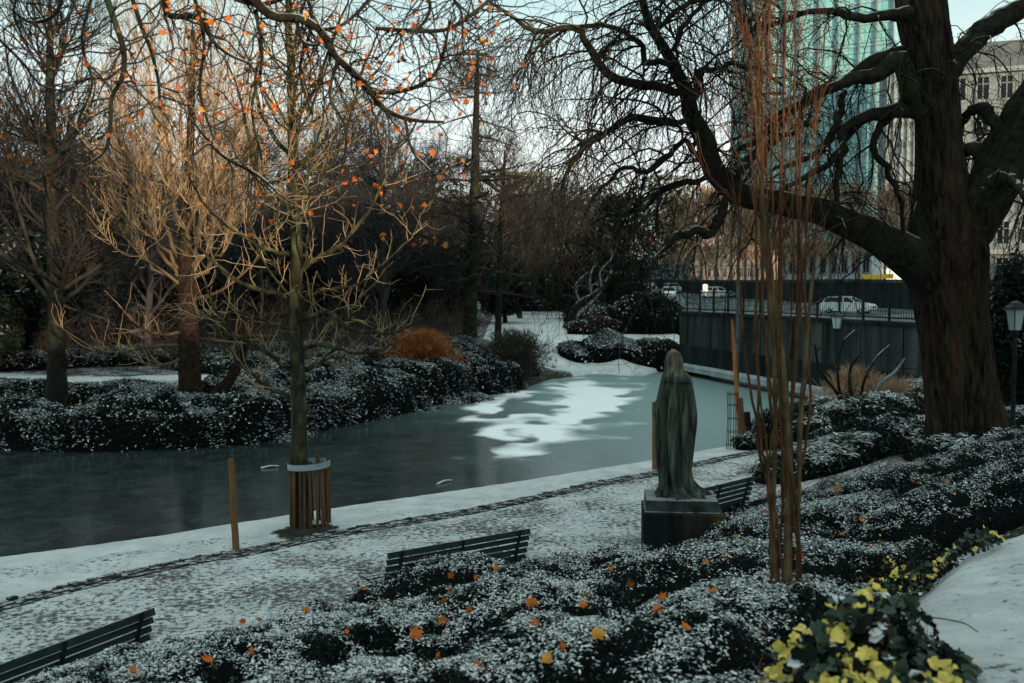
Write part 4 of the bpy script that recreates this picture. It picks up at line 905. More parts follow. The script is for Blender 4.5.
# sapling by the wire guard, low sun on it put into its orange colour
g = G(740, 442, 0); q, w_ = limb([(741, 446, 2.6), (739, 420, 2.4), (737, 395, 2.2), (735, 370, 2), (734, 345, 1.8), (732, 320, 1.2)], g[1] - .2, g[1] - .2, 16); b2 = q[0].copy(); b2[2] = gz(b2[0], b2[1])
m = MB(); q[0, 2] = b2[2] - .05; m.tubes(q - b2, w_, 8, 'stem_sunlit'); s, d, pr, T, ix = spawn(q[None], w_[None], 9, t0=.3, ang=(30, 60)); q1, w1 = grow(s, d, rng.uniform(.2, .7, len(s)), np.full(len(s), .008), 6, .15, .05); m.tubes(q1 - b2, w1, 4, 'twig_red')
tag(m.build('sapling', loc=tuple(b2)), 'single bright orange sapling stem beside the wire guard', 'sapling')

for (pa, pb2, lb) in (((261, 468), (279, 466), 'pale snow covered stick frozen into the ice left of the tree guard'), ((437, 484), (452, 480), 'thin pale twig lying on the ice beyond the middle bench')):
    a = G(*pa, WZ + .02); c = G(*pb2, WZ + .03); q = smooth_path([a, (a + c) / 2 + (0, .05, .02), c], 8); m = MB(); m.tubes(q - a, np.linspace(.022, .010, 8), 6, 'snow_leaf'); tag(m.build('stick', loc=tuple(a)), lb, 'stick')
# =================================================================== FAR BANK SHRUBS
FB = [ # px, py_top, d, rx, H, label
 (-25, 418, 26.6, 2.1, .7), (38, 420, 26.0, 2.0, .55), (95, 416, 25.9, 2.0, .7), (150, 414, 26.9, 1.7, .95), (205, 416, 26.3, 1.7, .6), (258, 412, 27.4, 1.9, .95),
 (305, 396, 29.2, 1.7, 1.1), (352, 388, 31.2, 1.8, 1.25), (392, 375, 33.6, 1.9, 1.4), (438, 364, 36.5, 2., 1.5), (480, 358, 39.8, 1.9, 1.4), (330, 366, 34.5, 2.2, 1.3), (270, 384, 32., 2., .9),
 (380, 352, 38.5, 2.6, 1.5), (492, 347, 44.5, 1.9, 1.7), (450, 340, 43., 2.4, 1.6), (300, 345, 41., 2.8, 1.4), (20, 374, 38., 2.6, .7), (100, 368, 39, 2.4, .9), (170, 360, 41, 2.6, 1.), (232, 366, 37., 2., .9), (120, 398, 29.5, 1.6, .8), (12, 402, 29.8, 1.8, .8)]
FL_ = ['leafy evergreen shrub at the far left edge of the opposite bank', 'leafy evergreen shrub below the grey barked tree on the opposite bank', 'low leafy shrub between the grey barked tree and the tan fan tree', 'leafy shrub just left of the tan fan tree trunk', 'leafy shrub just right of the tan fan tree trunk', 'leafy shrub on the opposite bank left of the young tree stem',
 'snow dusted laurel like shrub behind the young tree stem', 'snow dusted laurel like shrub right of the young tree stem', 'tall snow dusted bank shrub in front of the red brown bush', 'tall snow dusted bank shrub where the pond bank bends', 'bank shrub leaning over the water under the larch like conifer', 'second row bank shrub behind the young tree', 'low shrub beside the far snowy path',
 'broad shrub just left of the red brown bush', 'dark shrub mass at the foot of the larch like conifer', 'dark shrub just right of the red brown bush', 'snow frosted shrub beyond the far snowy path', 'low frosted shrub at far left behind the snowy path', 'frosted shrub behind the snowy path between the two left trees', 'frosted shrub behind the snowy path left of the crooked leaning trunk', 'frosted shrub behind the crooked leaning trunk', 'small shrub in the second row between the grey barked tree and the tan fan tree', 'small shrub in the second row left of the grey barked tree']
for i, ((px, py, d, rx, H), lb) in enumerate(zip(FB, FL_)):
    c = P(px, py, d); cx, cy = c[0], c[1]
    H = min(1.9, max(.45, c[2] - gz(cx, cy))) if i > 5 else H
    def hf(x, y, i=i, cx=cx, cy=cy, rx=rx, H=H):
        r2 = ((x - cx + .5 * (vnoise(x, y, .9, i) - .5)) / (rx * 1.15)) ** 2 + ((y - cy) / (rx * .85)) ** 2
        return H * np.sqrt(np.clip(1 - r2, 0, 1)) ** .7 * (1 + .5 * (fbm(x, y, 1.3, i + 3, 3) - .5))
    foliage_heap('bank_shrub', cx, cy, rx, rx * .8, hf, None, int(9500 * rx), .078, .032, lb, 'shrub', 'leafy shrubs along the opposite bank', snow=.34 if i > 5 else .20, thick=.34, clump=1.9, mats=('leaf_black', 'frost_leaf', 'snow_leaf', 'leaf_dark'), side=1.6)
FR = [(578, 352, 49.6, .9, .45), (603, 352, 49.8, 1.1, .75), (628, 350, 50.2, 1.3, .85), (655, 352, 50.2, 1.3, 1.1), (600, 308, 68, 2.2, 1.2), (618, 330, 58, 2.0, 1.3), (645, 318, 56, 2.2, 2.0), (598, 342, 55, 1.5, .8), (535, 300, 86, 4, 1.2)]
FRL = ['low snowy bush on the edge of the white lawn', 'rounded bush with snow on top at the head of the pond', 'pale snow covered bush at the head of the pond', 'dark bush at the head of the pond beside the retaining wall', 'dark bush above the leaning snowy tree', 'brown grey bush on the slope right of the white lawn', 'tall dark bush left of the retaining wall', 'dark brown low bush lying across the white lawn', 'dark hedge along the top of the white lawn']
for i, ((px, py, d, rx, H), lb) in enumerate(zip(FR, FRL)):
    c = P(px, py, d); cx, cy = c[0], c[1]
    def hf(x, y, i=i, cx=cx, cy=cy, rx=rx, H=H):
        r2 = ((x - cx + .5 * (vnoise(x, y, .9, i + 40) - .5)) / (rx * 1.15)) ** 2 + ((y - cy) / (rx * .85)) ** 2
        return H * np.sqrt(np.clip(1 - r2, 0, 1)) ** .7 * (1 + .4 * (fbm(x, y, 1.3, i + 43, 3) - .5))
    foliage_heap('lawn_shrub', cx, cy, rx, rx * .8, hf, None, int(3600 * rx), .13, .06, lb, 'shrub', 'bushes round the head of the pond', snow=(.25, .6, .85, .4, .25, .3, .2, .2, .2)[i], thick=.34, clump=1.5, side=1.5, mats=('leaf_black', 'frost_leaf', 'snow_leaf', 'leaf_brown') if i in (5, 7) else ('leaf_black', 'frost_leaf', 'snow_leaf', 'leaf_dark'))
# near right shrubs below the wall
NR = [(905, 386, 25., 1.1, 1.0, .85), (862, 400, 21.5, 1.7, 1.0, .10), (812, 402, 22.5, 1.2, .9, .05), (880, 440, 19, 1.6, .6, .05), (935, 430, 19.5, 1.2, .9, .2), (820, 452, 18.2, 1.1, .45, .3), (1010, 425, 21, 1.6, 1., .15), (1000, 455, 17., 1.4, .5, .1), (775, 440, 22.5, .8, .35, .3)]
NRL = ['pale snow covered bush between the tan grasses and the big tree', 'dark green spiky bush below the tan grasses', 'green brown bush behind the red stems', 'low dark creeping bush left of the big tree', 'dark bush against the left side of the big tree trunk', 'low green bush behind the red stems by the path', 'dark bush right of the big tree below the lantern', 'low dark bush at the right foot of the big tree', 'small tuft of low green plants at the water edge']
for i, ((px, py, d, rx, H, sn), lb) in enumerate(zip(NR, NRL)):
    c = P(px, py, d); cx, cy = c[0], c[1]; H = max(.35, c[2] - gz(cx, cy))
    def hf(x, y, i=i, cx=cx, cy=cy, rx=rx, H=H):
        r2 = ((x - cx + .3 * (vnoise(x, y, 1.5, i + 60) - .5)) / (rx * 1.15)) ** 2 + ((y - cy) / (rx * .85)) ** 2
        return H * np.sqrt(np.clip(1 - r2, 0, 1)) ** .7 * (1 + .4 * (fbm(x, y, 1.8, i + 63, 3) - .5))
    foliage_heap('garden_shrub', cx, cy, rx, rx * .8, hf, None, int(5200 * rx), .10, .022, lb, 'shrub', 'bushes between the big tree and the wall', snow=sn, thick=.28, clump=2.4, side=1.5, mats=('leaf_black', 'snow_leaf', 'frost_leaf', 'leaf_green' if i in (1, 2, 5, 8) else 'leaf_dark'))
# grasses
def grass(px, pyb, d, h, spread, n, m_, label, tip=False, w=.006):
    c = P(px, pyb, d); c[2] = gz(c[0], c[1]); m = MB()
    s = np.stack([rng.normal(0, spread * .18, n), rng.normal(0, spread * .18, n), np.zeros(n)], 1)
    a = rng.uniform(0, 6.283, n); t = np.abs(rng.normal(0, .42, n)); dd = np.stack([np.cos(a) * np.sin(t), np.sin(a) * np.sin(t), np.cos(t)], 1)
    q, w_ = grow(s, dd, rng.uniform(.7, 1.15, n) * h * 1.25, np.full(n, w), 9, .07, -.085, .5); m.tubes(q, w_, 3, m_)
    if tip:
        e_ = q[::4, -1]; s2 = np.repeat(e_, 7, 0); q2, w2 = grow(s2 - (0, 0, .1), rng.normal(0, .5, (len(s2), 3)) + (0, 0, 1), np.full(len(s2), .3), np.full(len(s2), .008), 4, .2); m.tubes(q2, w2, 3, m_)
    tag(m.build('ornamental_grass', loc=tuple(c)), label, 'grass clump')
grass(852, 412, 25.5, 1.15, .55, 700, 'grass_tan', 'pinkish tan ornamental grass clump left of its round neighbour', True, .008)
grass(893, 410, 24.5, 1.05, .55, 1100, 'grass_tan', 'round tan ornamental grass clump next to the big tree', False, .008)
grass(514, 385, 43.0, 1.45, 1.6, 1300, 'grass_dark', 'dark feathery grass clump leaning over the pond bend', True, .014)
grass(420, 366, 38.0, 1.35, 1.2, 1300, 'leaf_rust', 'red brown bush glowing among the snowy bank shrubs', True, .014)
# bare dark shrub with snow on its stems, before the wall
c = P(862, 420, 22.5); b2 = np.array((c[0], c[1], gz(c[0], c[1]))); m = MB(); sh = empty('bare_shrub', tuple(b2), 'bare black shrub with snow on one slanting stem before the wall', 'shrub')
for k, h_ in enumerate([[(866, 425, 2.4), (872, 405, 2.2), (880, 385, 2), (895, 372, 1.6), (905, 358, 1)], [(860, 425, 2), (852, 400, 1.8), (850, 370, 1.4), (862, 352, 1)], [(850, 425, 2), (838, 395, 1.8), (820, 370, 1.5), (815, 345, 1)], [(848, 425, 1.6), (838, 380, 1.4), (842, 345, 1), (855, 330, .7)], [(870, 425, 2), (862, 390, 1.6), (875, 360, 1.2), (890, 345, .8)]]):
    q, w_ = limb(h_, c[1], c[1] + .3 * k - .5, 14); m.tubes(q - b2, w_, 7, 'bark_dark' if k else 'frost_leaf')
    s, d, pr, T, ix = spawn(q[None], w_[None], 9, ang=(30, 70), bias=(0, 0, .5)); q1, w1 = grow(s, d, rng.uniform(.3, 1., len(s)), np.full(len(s), .012), 7, .2, .05); m.tubes(q1 - b2, w1, 4, 'twig_dark')
m.build('stems', sh)
# =================================================================== RETAINING WALL, LEDGE, RAILING
WA = np.array((8.35, 49.6)); WB = np.array((16.4, 17.0)); wl = np.linalg.norm(WB - WA); wu = (WB - WA) / wl; wn = np.array((-wu[1], wu[0])); 
if wn @ (-WA) < 0: wn = -wn          # towards the pond
wang = math.atan2(wu[1], wu[0])
wr = empty('retaining_wall', (WA[0], WA[1], 0), 'long stained concrete retaining wall rising from the pond with a pale ledge', 'wall', rz=wang)
sgn = 1 if (np.array((-math.sin(wang), math.cos(wang))) @ wn) > 0 else -1
m = MB(); m.box((wl / 2, -sgn * .3, 1.18), (wl, .6, 2.5), 'concrete'); m.box((wl / 2, -sgn * .3, -.55), (wl, .5, .96), 'concrete_dark'); m.build('wall', wr)
m = MB(); m.box((wl / 2, -sgn * .28, 2.49), (wl, .74, .12), 'concrete_dark'); m.build('coping', wr)
m = MB(); m.box((wl / 2, sgn * .02, .44), (wl, .06, .9), 'concrete_dark'); m.build('dark_base', wr)
m = MB(); m.box((wl / 2, sgn * .42, -.02), (wl, .8, .07), 'ledge'); m.box((wl / 2, sgn * .78, -.14), (wl, .05, .16), 'ledge'); m.build('ledge', wr)
for k in range(0, int(wl / 2.4)):
    m = MB(); m.box((1.2 + k * 2.4, sgn * .012, 1.65), (.035, .03, 1.46), 'concrete_dark'); m.build('panel_joint', wr)
rl = empty('railing', (WA[0], WA[1], 2.55), 'dark metal railing standing along the top of the retaining wall', 'railing', rz=wang)
p0 = None
for k in range(int(wl / 1.5)):
    m = MB(); m.box((.3 + k * 1.5, -sgn * .28, .5), (.07, .07, 1.0), 'iron'); m.box((.3 + k * 1.5, -sgn * .28, 1.02), (.09, .09, .04), 'iron')
    m.build('post', rl)
for z in (.95, .12):
    m = MB(); m.box((wl / 2, -sgn * .28, z), (wl, .04, .05), 'iron'); m.build('rail', rl)
m = MB(); nb = int(wl / .14); 
for k in range(nb): m.box((k * .14 + .07, -sgn * .28, .53), (.014, .014, .80), 'iron')
m.build('baluster_panel', rl)
# grey pole on the ledge
def pole(px, pyb, d, pyt, rpx, label, mname='iron', zb=None, name='street_pole', cat='pole', head=None):
    a = P(px, pyb, d); b = P(px, pyt, d); z0 = a[2] if zb is None else zb; k = d / F
    r = empty(name, (a[0], a[1], z0), label, cat); H_ = b[2] - z0
    m = MB(); m.tubes(np.array([(0, 0, 0), (0, 0, H_ * .3), (0, 0, H_ * .6), (0, 0, H_)]), np.array([1.3, 1., .9, .8]) * rpx * k, 10, mname); m.box((0, 0, .12), (rpx * k * 3.2, rpx * k * 3.2, .24), mname); m.build('post', r)
    if head: head(r, H_, k)
    return r
def h_arm(r, H_, k):
    m = MB(); a = smooth_path([(0, 0, H_), (.1, 0, H_ + .5), (.6, 0, H_ + .9), (1.2, 0, H_ + 1.)], 12); m.tubes(a, np.full(12, .045), 8, 'iron'); m.build('arm', r)
    m = MB(); m.box((1.4, 0, H_ + .99), (.6, .22, .10), 'iron', taper=.8); m.build('lamp_head', r)
pole(737, 372, 37.5, 120, 1.6, 'tall slim grey lamp post rising in front of the retaining wall', 'bark_grey', name='street_lamp', cat='street lamp', head=h_arm, zb=-.05)
def h_signal(r, H_, k):
    m = MB(); m.box((0, 0, H_ + .25), (.34, .3, 1.0), 'iron'); m.build('signal_box', r)
    for i, mm in enumerate(('tail_lamp', 'glass_dark', 'glass_dark')):
        m = MB(); m.disc((0, -.16, H_ + .55 - i * .3), .12, mm, axis=(0, -1, 0)); m.build('signal_lens', r)
pole(650, 292, 88, 246, .9, 'thin traffic light pole with a red light left of the street', 'iron', name='traffic_light', cat='traffic light', head=h_signal)
def h_sign(r, H_, k):
    m = MB(); m.box((0, -.08, H_ - .5), (.55, .05, .9), 'sign_white'); m.build('sign_board', r)
pole(705, 296, 112, 284, .8, 'small white sign on a pole beside the ramp with parked cars', 'sign_white', name='road_sign', cat='sign', head=h_sign)
# lanterns
def lantern(px, pyt, d, H_, label):
    t = P(px, pyt, d); zb = gz(t[0], t[1]); H_ = t[2] - zb if H_ is None else H_
    r = empty('park_lantern', (t[0], t[1], t[2] - H_), label, 'lantern')
    m = MB(); m.tubes(np.array([(0, 0, 0), (0, 0, .25), (0, 0, .3), (0, 0, 1.2), (0, 0, H_ - .62)]), np.array([.09, .08, .045, .04, .035]), 12, 'iron'); m.box((0, 0, .04), (.26, .26, .10), 'iron'); m.tubes(np.array([(0, 0, H_ - .68), (0, 0, H_ - .62), (0, 0, H_ - .56)]), np.array([.03, .08, .05]), 10, 'iron'); m.build('post', r)
    m = MB(); a = np.arange(6) * math.pi / 3
    def ring(r_, z): return np.stack([r_ * np.cos(a), r_ * np.sin(a), np.full(6, z)], 1)
    loft(m, [ring(.12, H_ - .55), ring(.185, H_ - .17)], 'lamp_glass', smooth=False); m.build('lantern_glass', r)
    m = MB(); loft(m, [ring(.23, H_ - .17), ring(.22, H_ - .14), ring(.10, H_ - .04), ring(.05, H_ - .03), ring(.03, H_)], 'plinth_stone', smooth=False); m.build('lantern_roof', r)
    for k in range(6):
        m = MB(); m.tubes(np.stack([ring(.123, H_ - .55)[k], ring(.19, H_ - .17)[k]]), np.full(2, .009), 5, 'iron'); m.build('lantern_bar', r)
lantern(1016, 300, 18.2, None, 'glass sided park lantern on a dark post at the right edge')
t = P(837, 312, 33.5); lantern(837, 312, 33.5, 3.2, 'small park lantern before the wall, under the white estate car')
# =================================================================== BOULEVARD, UPPER WALL, CARS
def sheet(name, rows, m_, zoff=0., ncol=8):
    """rows: (xl, xr, y, z)"""
    m = MB(); v = [(xl + (xr - xl) * k / ncol, y, z + zoff) for xl, xr, y, z in rows for k in range(ncol + 1)]; n = ncol + 1
    f = [(i * n + k, i * n + k + 1, (i + 1) * n + k + 1, (i + 1) * n + k) for i in range(len(rows) - 1) for k in range(ncol)]
    m.add(v, f, m_, False); return tag(m.build(name), kind='structure')
ysr = [22, 30, 40, 50, 60, 70, 85, 100, 115, 130, 145, 160, 175, 200, 240]
rows = [(float(np.interp(y, [20, 30, 50, 85, 130, 160, 240], [17, 14.2, 10.6, 12, 15.5, 15.5, 10])), float(np.interp(y, [20, 60, 90, 105, 150, 175, 240], [60, 48, 38.5, 35.4, 25, 23, 18])), y, float(roadz(y))) for y in ysr]
sheet('boulevard_road', rows, 'road')
# lane markings
m = MB()
for y in np.arange(72, 170, 6.):
    xc = np.interp(y, [60, 85, 105, 150, 175], [25, 24, 23.5, 20.4, 19.2]); m.add([(xc - .07, y, roadz(y) + .012), (xc + .07, y, roadz(y) + .012), (xc + .07 - .1, y + 3, roadz(y + 3) + .012), (xc - .07 - .1, y + 3, roadz(y + 3) + .012)], [(0, 1, 2, 3)], 'sign_white', False)
tag(m.build('lane_marking'), kind='structure')
UW = [(60, 60, 4.1), (38.6, 90, 4.25), (35.5, 105, 4.5), (30.5, 125, 4.6), (25.1, 150, 4.9), (23, 176, 5.4), (20, 240, 6.2)]
ur = empty('upper_wall', (38.6, 90, 1.), 'dark upper retaining wall carrying the street behind the boulevard', 'wall'); o_ = np.array((38.6, 90, 1.))
m = MB(); mc = MB()
for (xa, ya, za), (xb, yb, zb) in zip(UW[:-1], UW[1:]):
    L2 = math.hypot(xb - xa, yb - ya); nx_, ny_ = (yb - ya) / L2 * .5, -(xb - xa) / L2 * .5
    if nx_ < 0: nx_, ny_ = -nx_, -ny_
    v = [(xa, ya, 0), (xb, yb, 0), (xb, yb, zb), (xa, ya, za), (xa + nx_, ya + ny_, 0), (xb + nx_, yb + ny_, 0), (xb + nx_, yb + ny_, zb), (xa + nx_, ya + ny_, za)]
    m.add(np.array(v) - o_, [(0, 1, 2, 3), (5, 4, 7, 6), (3, 2, 6, 7)], 'concrete_dark', False)
    e = .12; v = [(xa - nx_ * e, ya - ny_ * e, za + .01), (xb - nx_ * e, yb - ny_ * e, zb + .01), (xb - nx_ * e, yb - ny_ * e, zb + .26), (xa - nx_ * e, ya - ny_ * e, za + .26), (xa + nx_, ya + ny_, za + .26), (xb + nx_, yb + ny_, zb + .26)]
    mc.add(np.array(v) - o_, [(0, 1, 2, 3), (3, 2, 5, 4)], 'concrete', False)
m.build('wall', ur); mc.build('coping', ur)
rows = [(float(np.interp(y, [60, 90, 105, 125, 150, 176, 240], [60, 38.9, 35.8, 30.8, 25.4, 23.3, 20.3])), 260, y, float(np.interp(y, [60, 90, 150, 176, 240, 400], [4.0, 4.15, 4.8, 5.3, 6.1, 6.5]))) for y in (60, 75, 90, 105, 125, 150, 176, 240, 400)]
sheet('upper_street', rows, 'road')
m = MB(); a = P(862, 277.5, 99); b = P(893, 274.5, 94); mid = (a + b) / 2; an = math.atan2((b - a)[1], (b - a)[0])
bar = empty('barrier', (mid[0], mid[1], mid[2] - .5), 'yellow orange barrier board on the upper wall at the right', 'barrier')
m.box((0, 0, .45), (float(np.linalg.norm((b - a)[:2])), .08, .42), 'sign_yellow', rz=an); bevel(m.build('board', bar), .02)
for s_ in (-1.2, 0, 1.2):
    m = MB(); m.box((s_ * math.cos(an), s_ * math.sin(an) + .08, .1), (.06, .06, .9), 'iron'); m.build('post', bar)
# ---- cars
def make_car(label, paint='car_white', estate=False):
    r = empty('parked_car', (0, 0, 0), label, 'car', 'cars on the boulevard'); L_, W_ = 4.4, 1.76
    def prof_loft(prof, m_, name, wfun, parent=r):
        """prof: closed outline (x,z); wfun: half width at z"""
        m = MB(); p = np.array(prof, float); n = len(p); ws = np.array([wfun(z) for z in p[:, 1]])
        A = np.stack([p[:, 0], -ws, p[:, 1]], 1); B = np.stack([p[:, 0], ws, p[:, 1]], 1); v = np.vstack([A, B])
        f = [(i, (i + 1) % n, n + (i + 1) % n, n + i) for i in range(n)]; m.add(v, f, m_, True)
        for s_, X_ in ((-1, A), (1, B)):
            c = X_.mean(0); m.add(np.vstack([[c], X_]), [(0, 1 + (i + 1) % n, 1 + i) if s_ > 0 else (0, 1 + i, 1 + (i + 1) % n) for i in range(n)], m_, False)
        return m.build(name, parent)
    body = [(-2.15, .32), (-2.2, .55), (-2.17, .80), (-2.05, .95), (-1.2, .99), (1.0, .97), (1.5, .90), (2.0, .80), (2.18, .66), (2.2, .42), (2.1, .26), (1.75, .22), (1.7, .5), (1.5, .66), (1.3, .66), (1.1, .5), (1.05, .22), (-1.05, .22), (-1.1, .5), (-1.3, .66), (-1.5, .66), (-1.7, .5), (-1.75, .24)]
    bevel(prof_loft(body, paint, 'body', lambda z: .86 + .02 * math.sin(z * 3)), .04)
    rear = -2.0 if estate else -1.75; top = -1.75 if estate else -1.15
    prof_loft([(rear, .97), (top, 1.38), (-.6, 1.42), (.2, 1.40), (1.0, .97)], 'glass_dark', 'window', lambda z: .82 - .30 * (z - .95))
    bevel(prof_loft([(top - .05, 1.385), (top + .08, 1.435), (-.6, 1.47), (.15, 1.455), (.30, 1.395)], paint, 'roof', lambda z: .70), .02)
    for s_ in (-1, 1):
        for (x0, z0, x1, z1) in ((1.0, .97, .22, 1.41), (-.15, .97, -.2, 1.41), (rear + .1, .97, top + .05, 1.40)):
            m = MB(); m.tubes(np.array([(x0, s_ * .825, z0), (x1, s_ * .69, z1)]), np.full(2, .035), 6, paint); m.build('pillar', r)
        for x in (-1.4, 1.4):
            m = MB(); a = np.linspace(0, 2 * math.pi, 21)[:-1]; loft(m, [np.stack([.31 * np.cos(a), np.full(20, s_ * (.70)), .31 * np.sin(a)], 1), np.stack([.31 * np.cos(a), np.full(20, s_ * .87), .31 * np.sin(a)], 1)], 'tyre'); w_ = m.build('wheel', r, (x, 0, .31))
            m = MB(); m.disc((0, s_ * .878, 0), .2, 'rim', axis=(0, s_, 0), n=16); m.build('rim', w_)
        m = MB(); m.box((2.12, s_ * .62, .66), (.16, .36, .15), 'head_lamp', taper=.8); m.build('headlight', r)
        m = MB(); m.box((-2.14, s_ * .70, .78), (.12, .24, .20), 'tail_lamp', taper=.8); m.build('taillight', r)
        m = MB(); m.box((.80, s_ * .96, 1.0), (.12, .16, .11), paint); m.build('mirror', r)
    for s_, x in ((1, 2.215), (-1, -2.21)):
        m = MB(); m.box((x, 0, .45), (.02, .5, .11), 'plate'); m.build('number_plate', r)
    m = MB(); m.box((2.19, 0, .58), (.04, .8, .12), 'tyre'); m.build('grille', r)
    return r
proto = {}
CARS = [ # px, pyb, d, yaw deg (0 = facing +x), paint, estate, label
 (848, 314, 86, -38, 'car_white', True, 'white estate car on the sunken boulevard at right, the nearest of the cars'),
 (717, 298.5, 130, -48, 'car_white', False, 'white car with a yellow door badge alone on the ramp behind the red stems'),
 (669, 298.5, 128, -100, 'car_white', False, 'white car coming head on at the front of the queue of cars'),
 (672, 292.6, 146, -85, 'car_silver', True, 'silver car second in the queue of cars behind the head on white one'),
 (685, 288.5, 158, 80, 'car_silver', False, 'silver car driving away with red tail lamps at the top of the ramp'),
 (648, 294.5, 142, -115, 'car_white', False, 'white car at the left end of the queue half behind the bushes'),
 (649, 288.8, 160, -95, 'car_dark', True, 'dark car farthest up the ramp at the left')]
for k, (px, pyb, d, yaw, paint, est, lb) in enumerate(CARS):
    a = P(px, pyb, d); key = (paint, est)
    if key not in proto: c = make_car(lb, paint, est); proto[key] = c
    else: c = copy_tree(proto[key]); c['label'] = lb
    c.location = (a[0], d, float(roadz(d)) + .012); c.rotation_euler = (0, 0, math.radians(yaw))
    if k == 1:
        m = MB(); m.box((.3, -.89, .72), (.9, .01, .34), 'car_yellow'); m.build('door_badge', c)
# =================================================================== BUILDINGS
def facade_building(name, label, a, b, z0, z1, depth, nb, nf, wall='stone_pale', ww=.5, wh=.6, trim=True, cat='building', win='glass_dark', ribs=False, roof=None, wscale=1., extra=0):
    a = np.array(a, float); b = np.array(b, float); L2 = float(np.linalg.norm(b - a)); an = math.atan2(b[1] - a[1], b[0] - a[0])
    r = empty(name, (a[0], a[1], z0), label, cat, rz=an); H_ = z1 - z0
    m = MB(); m.box((L2 / 2, depth / 2, H_ / 2), (L2, depth, H_), wall); m.build('wall', r)
    bw = L2 / nb; fh = H_ / nf; first = None; cnt = 0
    for j in range(nf):
        for i in range(nb):
            x = (i + .5) * bw; z = (j + .52) * fh
            if first is None:
                m = MB(); m.box((0, -.02, 0), (bw * ww, .05, fh * wh), win); first = m.build('window', r, (x, 0, z))
                m = MB(); w_, h_ = bw * ww, fh * wh
                for (cx_, cz_, sx, sz) in ((0, h_ / 2, w_ + .2, .14), (0, -h_ / 2, w_ + .3, .18), (-w_ / 2, 0, .12, h_), (w_ / 2, 0, .12, h_), (0, 0, .07, h_), (0, h_ * .18, w_, .07)): m.box((cx_, -.07, cz_), (sx, .09, sz), 'stone_trim')
                fr0 = m.build('frame', first)
            elif cnt < 99:
                c = first.copy(); COL.objects.link(c); c.location = (x, 0, z); c.parent = r; f_ = fr0.copy(); COL.objects.link(f_); f_.parent = c
            cnt += 1
    if ribs:
        for i in range(nb + 1):
            m = MB(); m.box((i * bw, -.25, H_ / 2), (bw * .16, .5, H_ - .1), 'stone_trim'); m.build('rib', r)
    if trim:
        for j in (1, nf):
            m = MB(); m.box((L2 / 2, -.22, j * fh - .02), (L2 + .5, .44, .40), 'stone_trim'); m.build('cornice', r)
    if roof:
        m = MB(); m.box((L2 / 2, depth / 2, H_ + roof / 2 + .18), (L2 - .2, depth - .4, roof), 'roof_grey', taper=.94); m.build('roof', r)
    return r
a = P(944, 270, 88); b = (66, 78)
facade_building('stone_building', 'pale classical stone building with dark roof behind the right limb of the big tree', a[:2], b, 3.8, 22.5, 14, 16, 6, wh=.66, ww=.55, roof=2.4)
a = P(884, 270, 168); b = P(932, 270, 166)
facade_building('ribbed_building', 'beige office block with vertical stone ribs between glass tower and big tree', a[:2], b[:2], 5, 44, 16, 7, 12, ribs=True, ww=.7, wh=.7, trim=False, win='glass_street')
a = P(778, 270, 138); b = P(872, 270, 128)
facade_building('street_building', 'low white building on the upper street behind the red stems', a[:2], b[:2], 4.6, 9.6, 12, 9, 1, wall='white_render', ww=.55, wh=.55, trim=True)
a = P(690, 270, 175); b = P(762, 270, 168)
facade_building('brick_building', 'warm coloured low building behind the sunlit street trees', a[:2], b[:2], 5, 11, 12, 9, 2, wall='brick_warm', ww=.5, wh=.55)
a = P(640, 270, 205); b = P(705, 270, 196)
facade_building('shop_front', 'pale street front beyond the queue of cars', a[:2], b[:2], 4.8, 9.5, 12, 8, 1, wall='white_render', ww=.7, wh=.6, win='glass_street')
a = P(500, 260, 225); b = P(552, 260, 225)
facade_building('distant_block', 'dim grey block far behind the larch like conifer', a[:2], b[:2], 4, 30, 20, 8, 6, wall='stone_pale', ww=.6, wh=.6)
# glass tower
a = P(731, 270, 205); b = P(889, 270, 190); a2 = a[:2]; b2_ = b[:2]; L2 = float(np.linalg.norm(b2_ - a2)); an = math.atan2(b2_[1] - a2[1], b2_[0] - a2[0])
tw = empty('glass_tower', (a2[0], a2[1], 5), 'tall teal glass office tower with pale vertical ribs behind the red stems', 'tower', rz=an)
m = MB(); m.box((L2 / 2, 14, 50), (L2, 28, 100), 'glass_tower'); m.build('glass_facade', tw)
for k, x in enumerate([0, .045, .09, .135, .18, .25, .34, .44, .55, .67, .80, .90, 1.]):
    m = MB(); m.box((x * L2, -.3, 50), (.42 if k in (0, 4, 5, 7) else .2, .6, 99.9), 'stone_trim' if k < 8 else 'stone_pale'); m.build('rib', tw)
for j in range(1, 24):
    m = MB(); m.box((L2 / 2, -.12, j * 4.1), (L2, .2, .28), 'glass_pale'); m.build('floor_band', tw)
a = P(648, 270, 330); b = P(693, 270, 330)
tw2 = empty('distant_tower', (a[0], a[1], 6), 'hazy pale glass office block seen through the drooping twigs', 'tower')
w_ = b[0] - a[0]; m = MB(); m.box((w_ / 2, 8, 17), (w_, 16, 34), 'glass_pale'); m.build('glass_facade', tw2); m = MB(); m.box((w_ / 2, 8, 34.6), (w_ * .96, 15, 1.4), 'stone_pale'); m.build('roof', tw2)  # distance haze is put into the pale glass tint
for k in range(6):
    m = MB(); m.box((k * w_ / 5, -.15, 17), (.4, .3, 33.9), 'stone_pale'); m.build('rib', tw2)
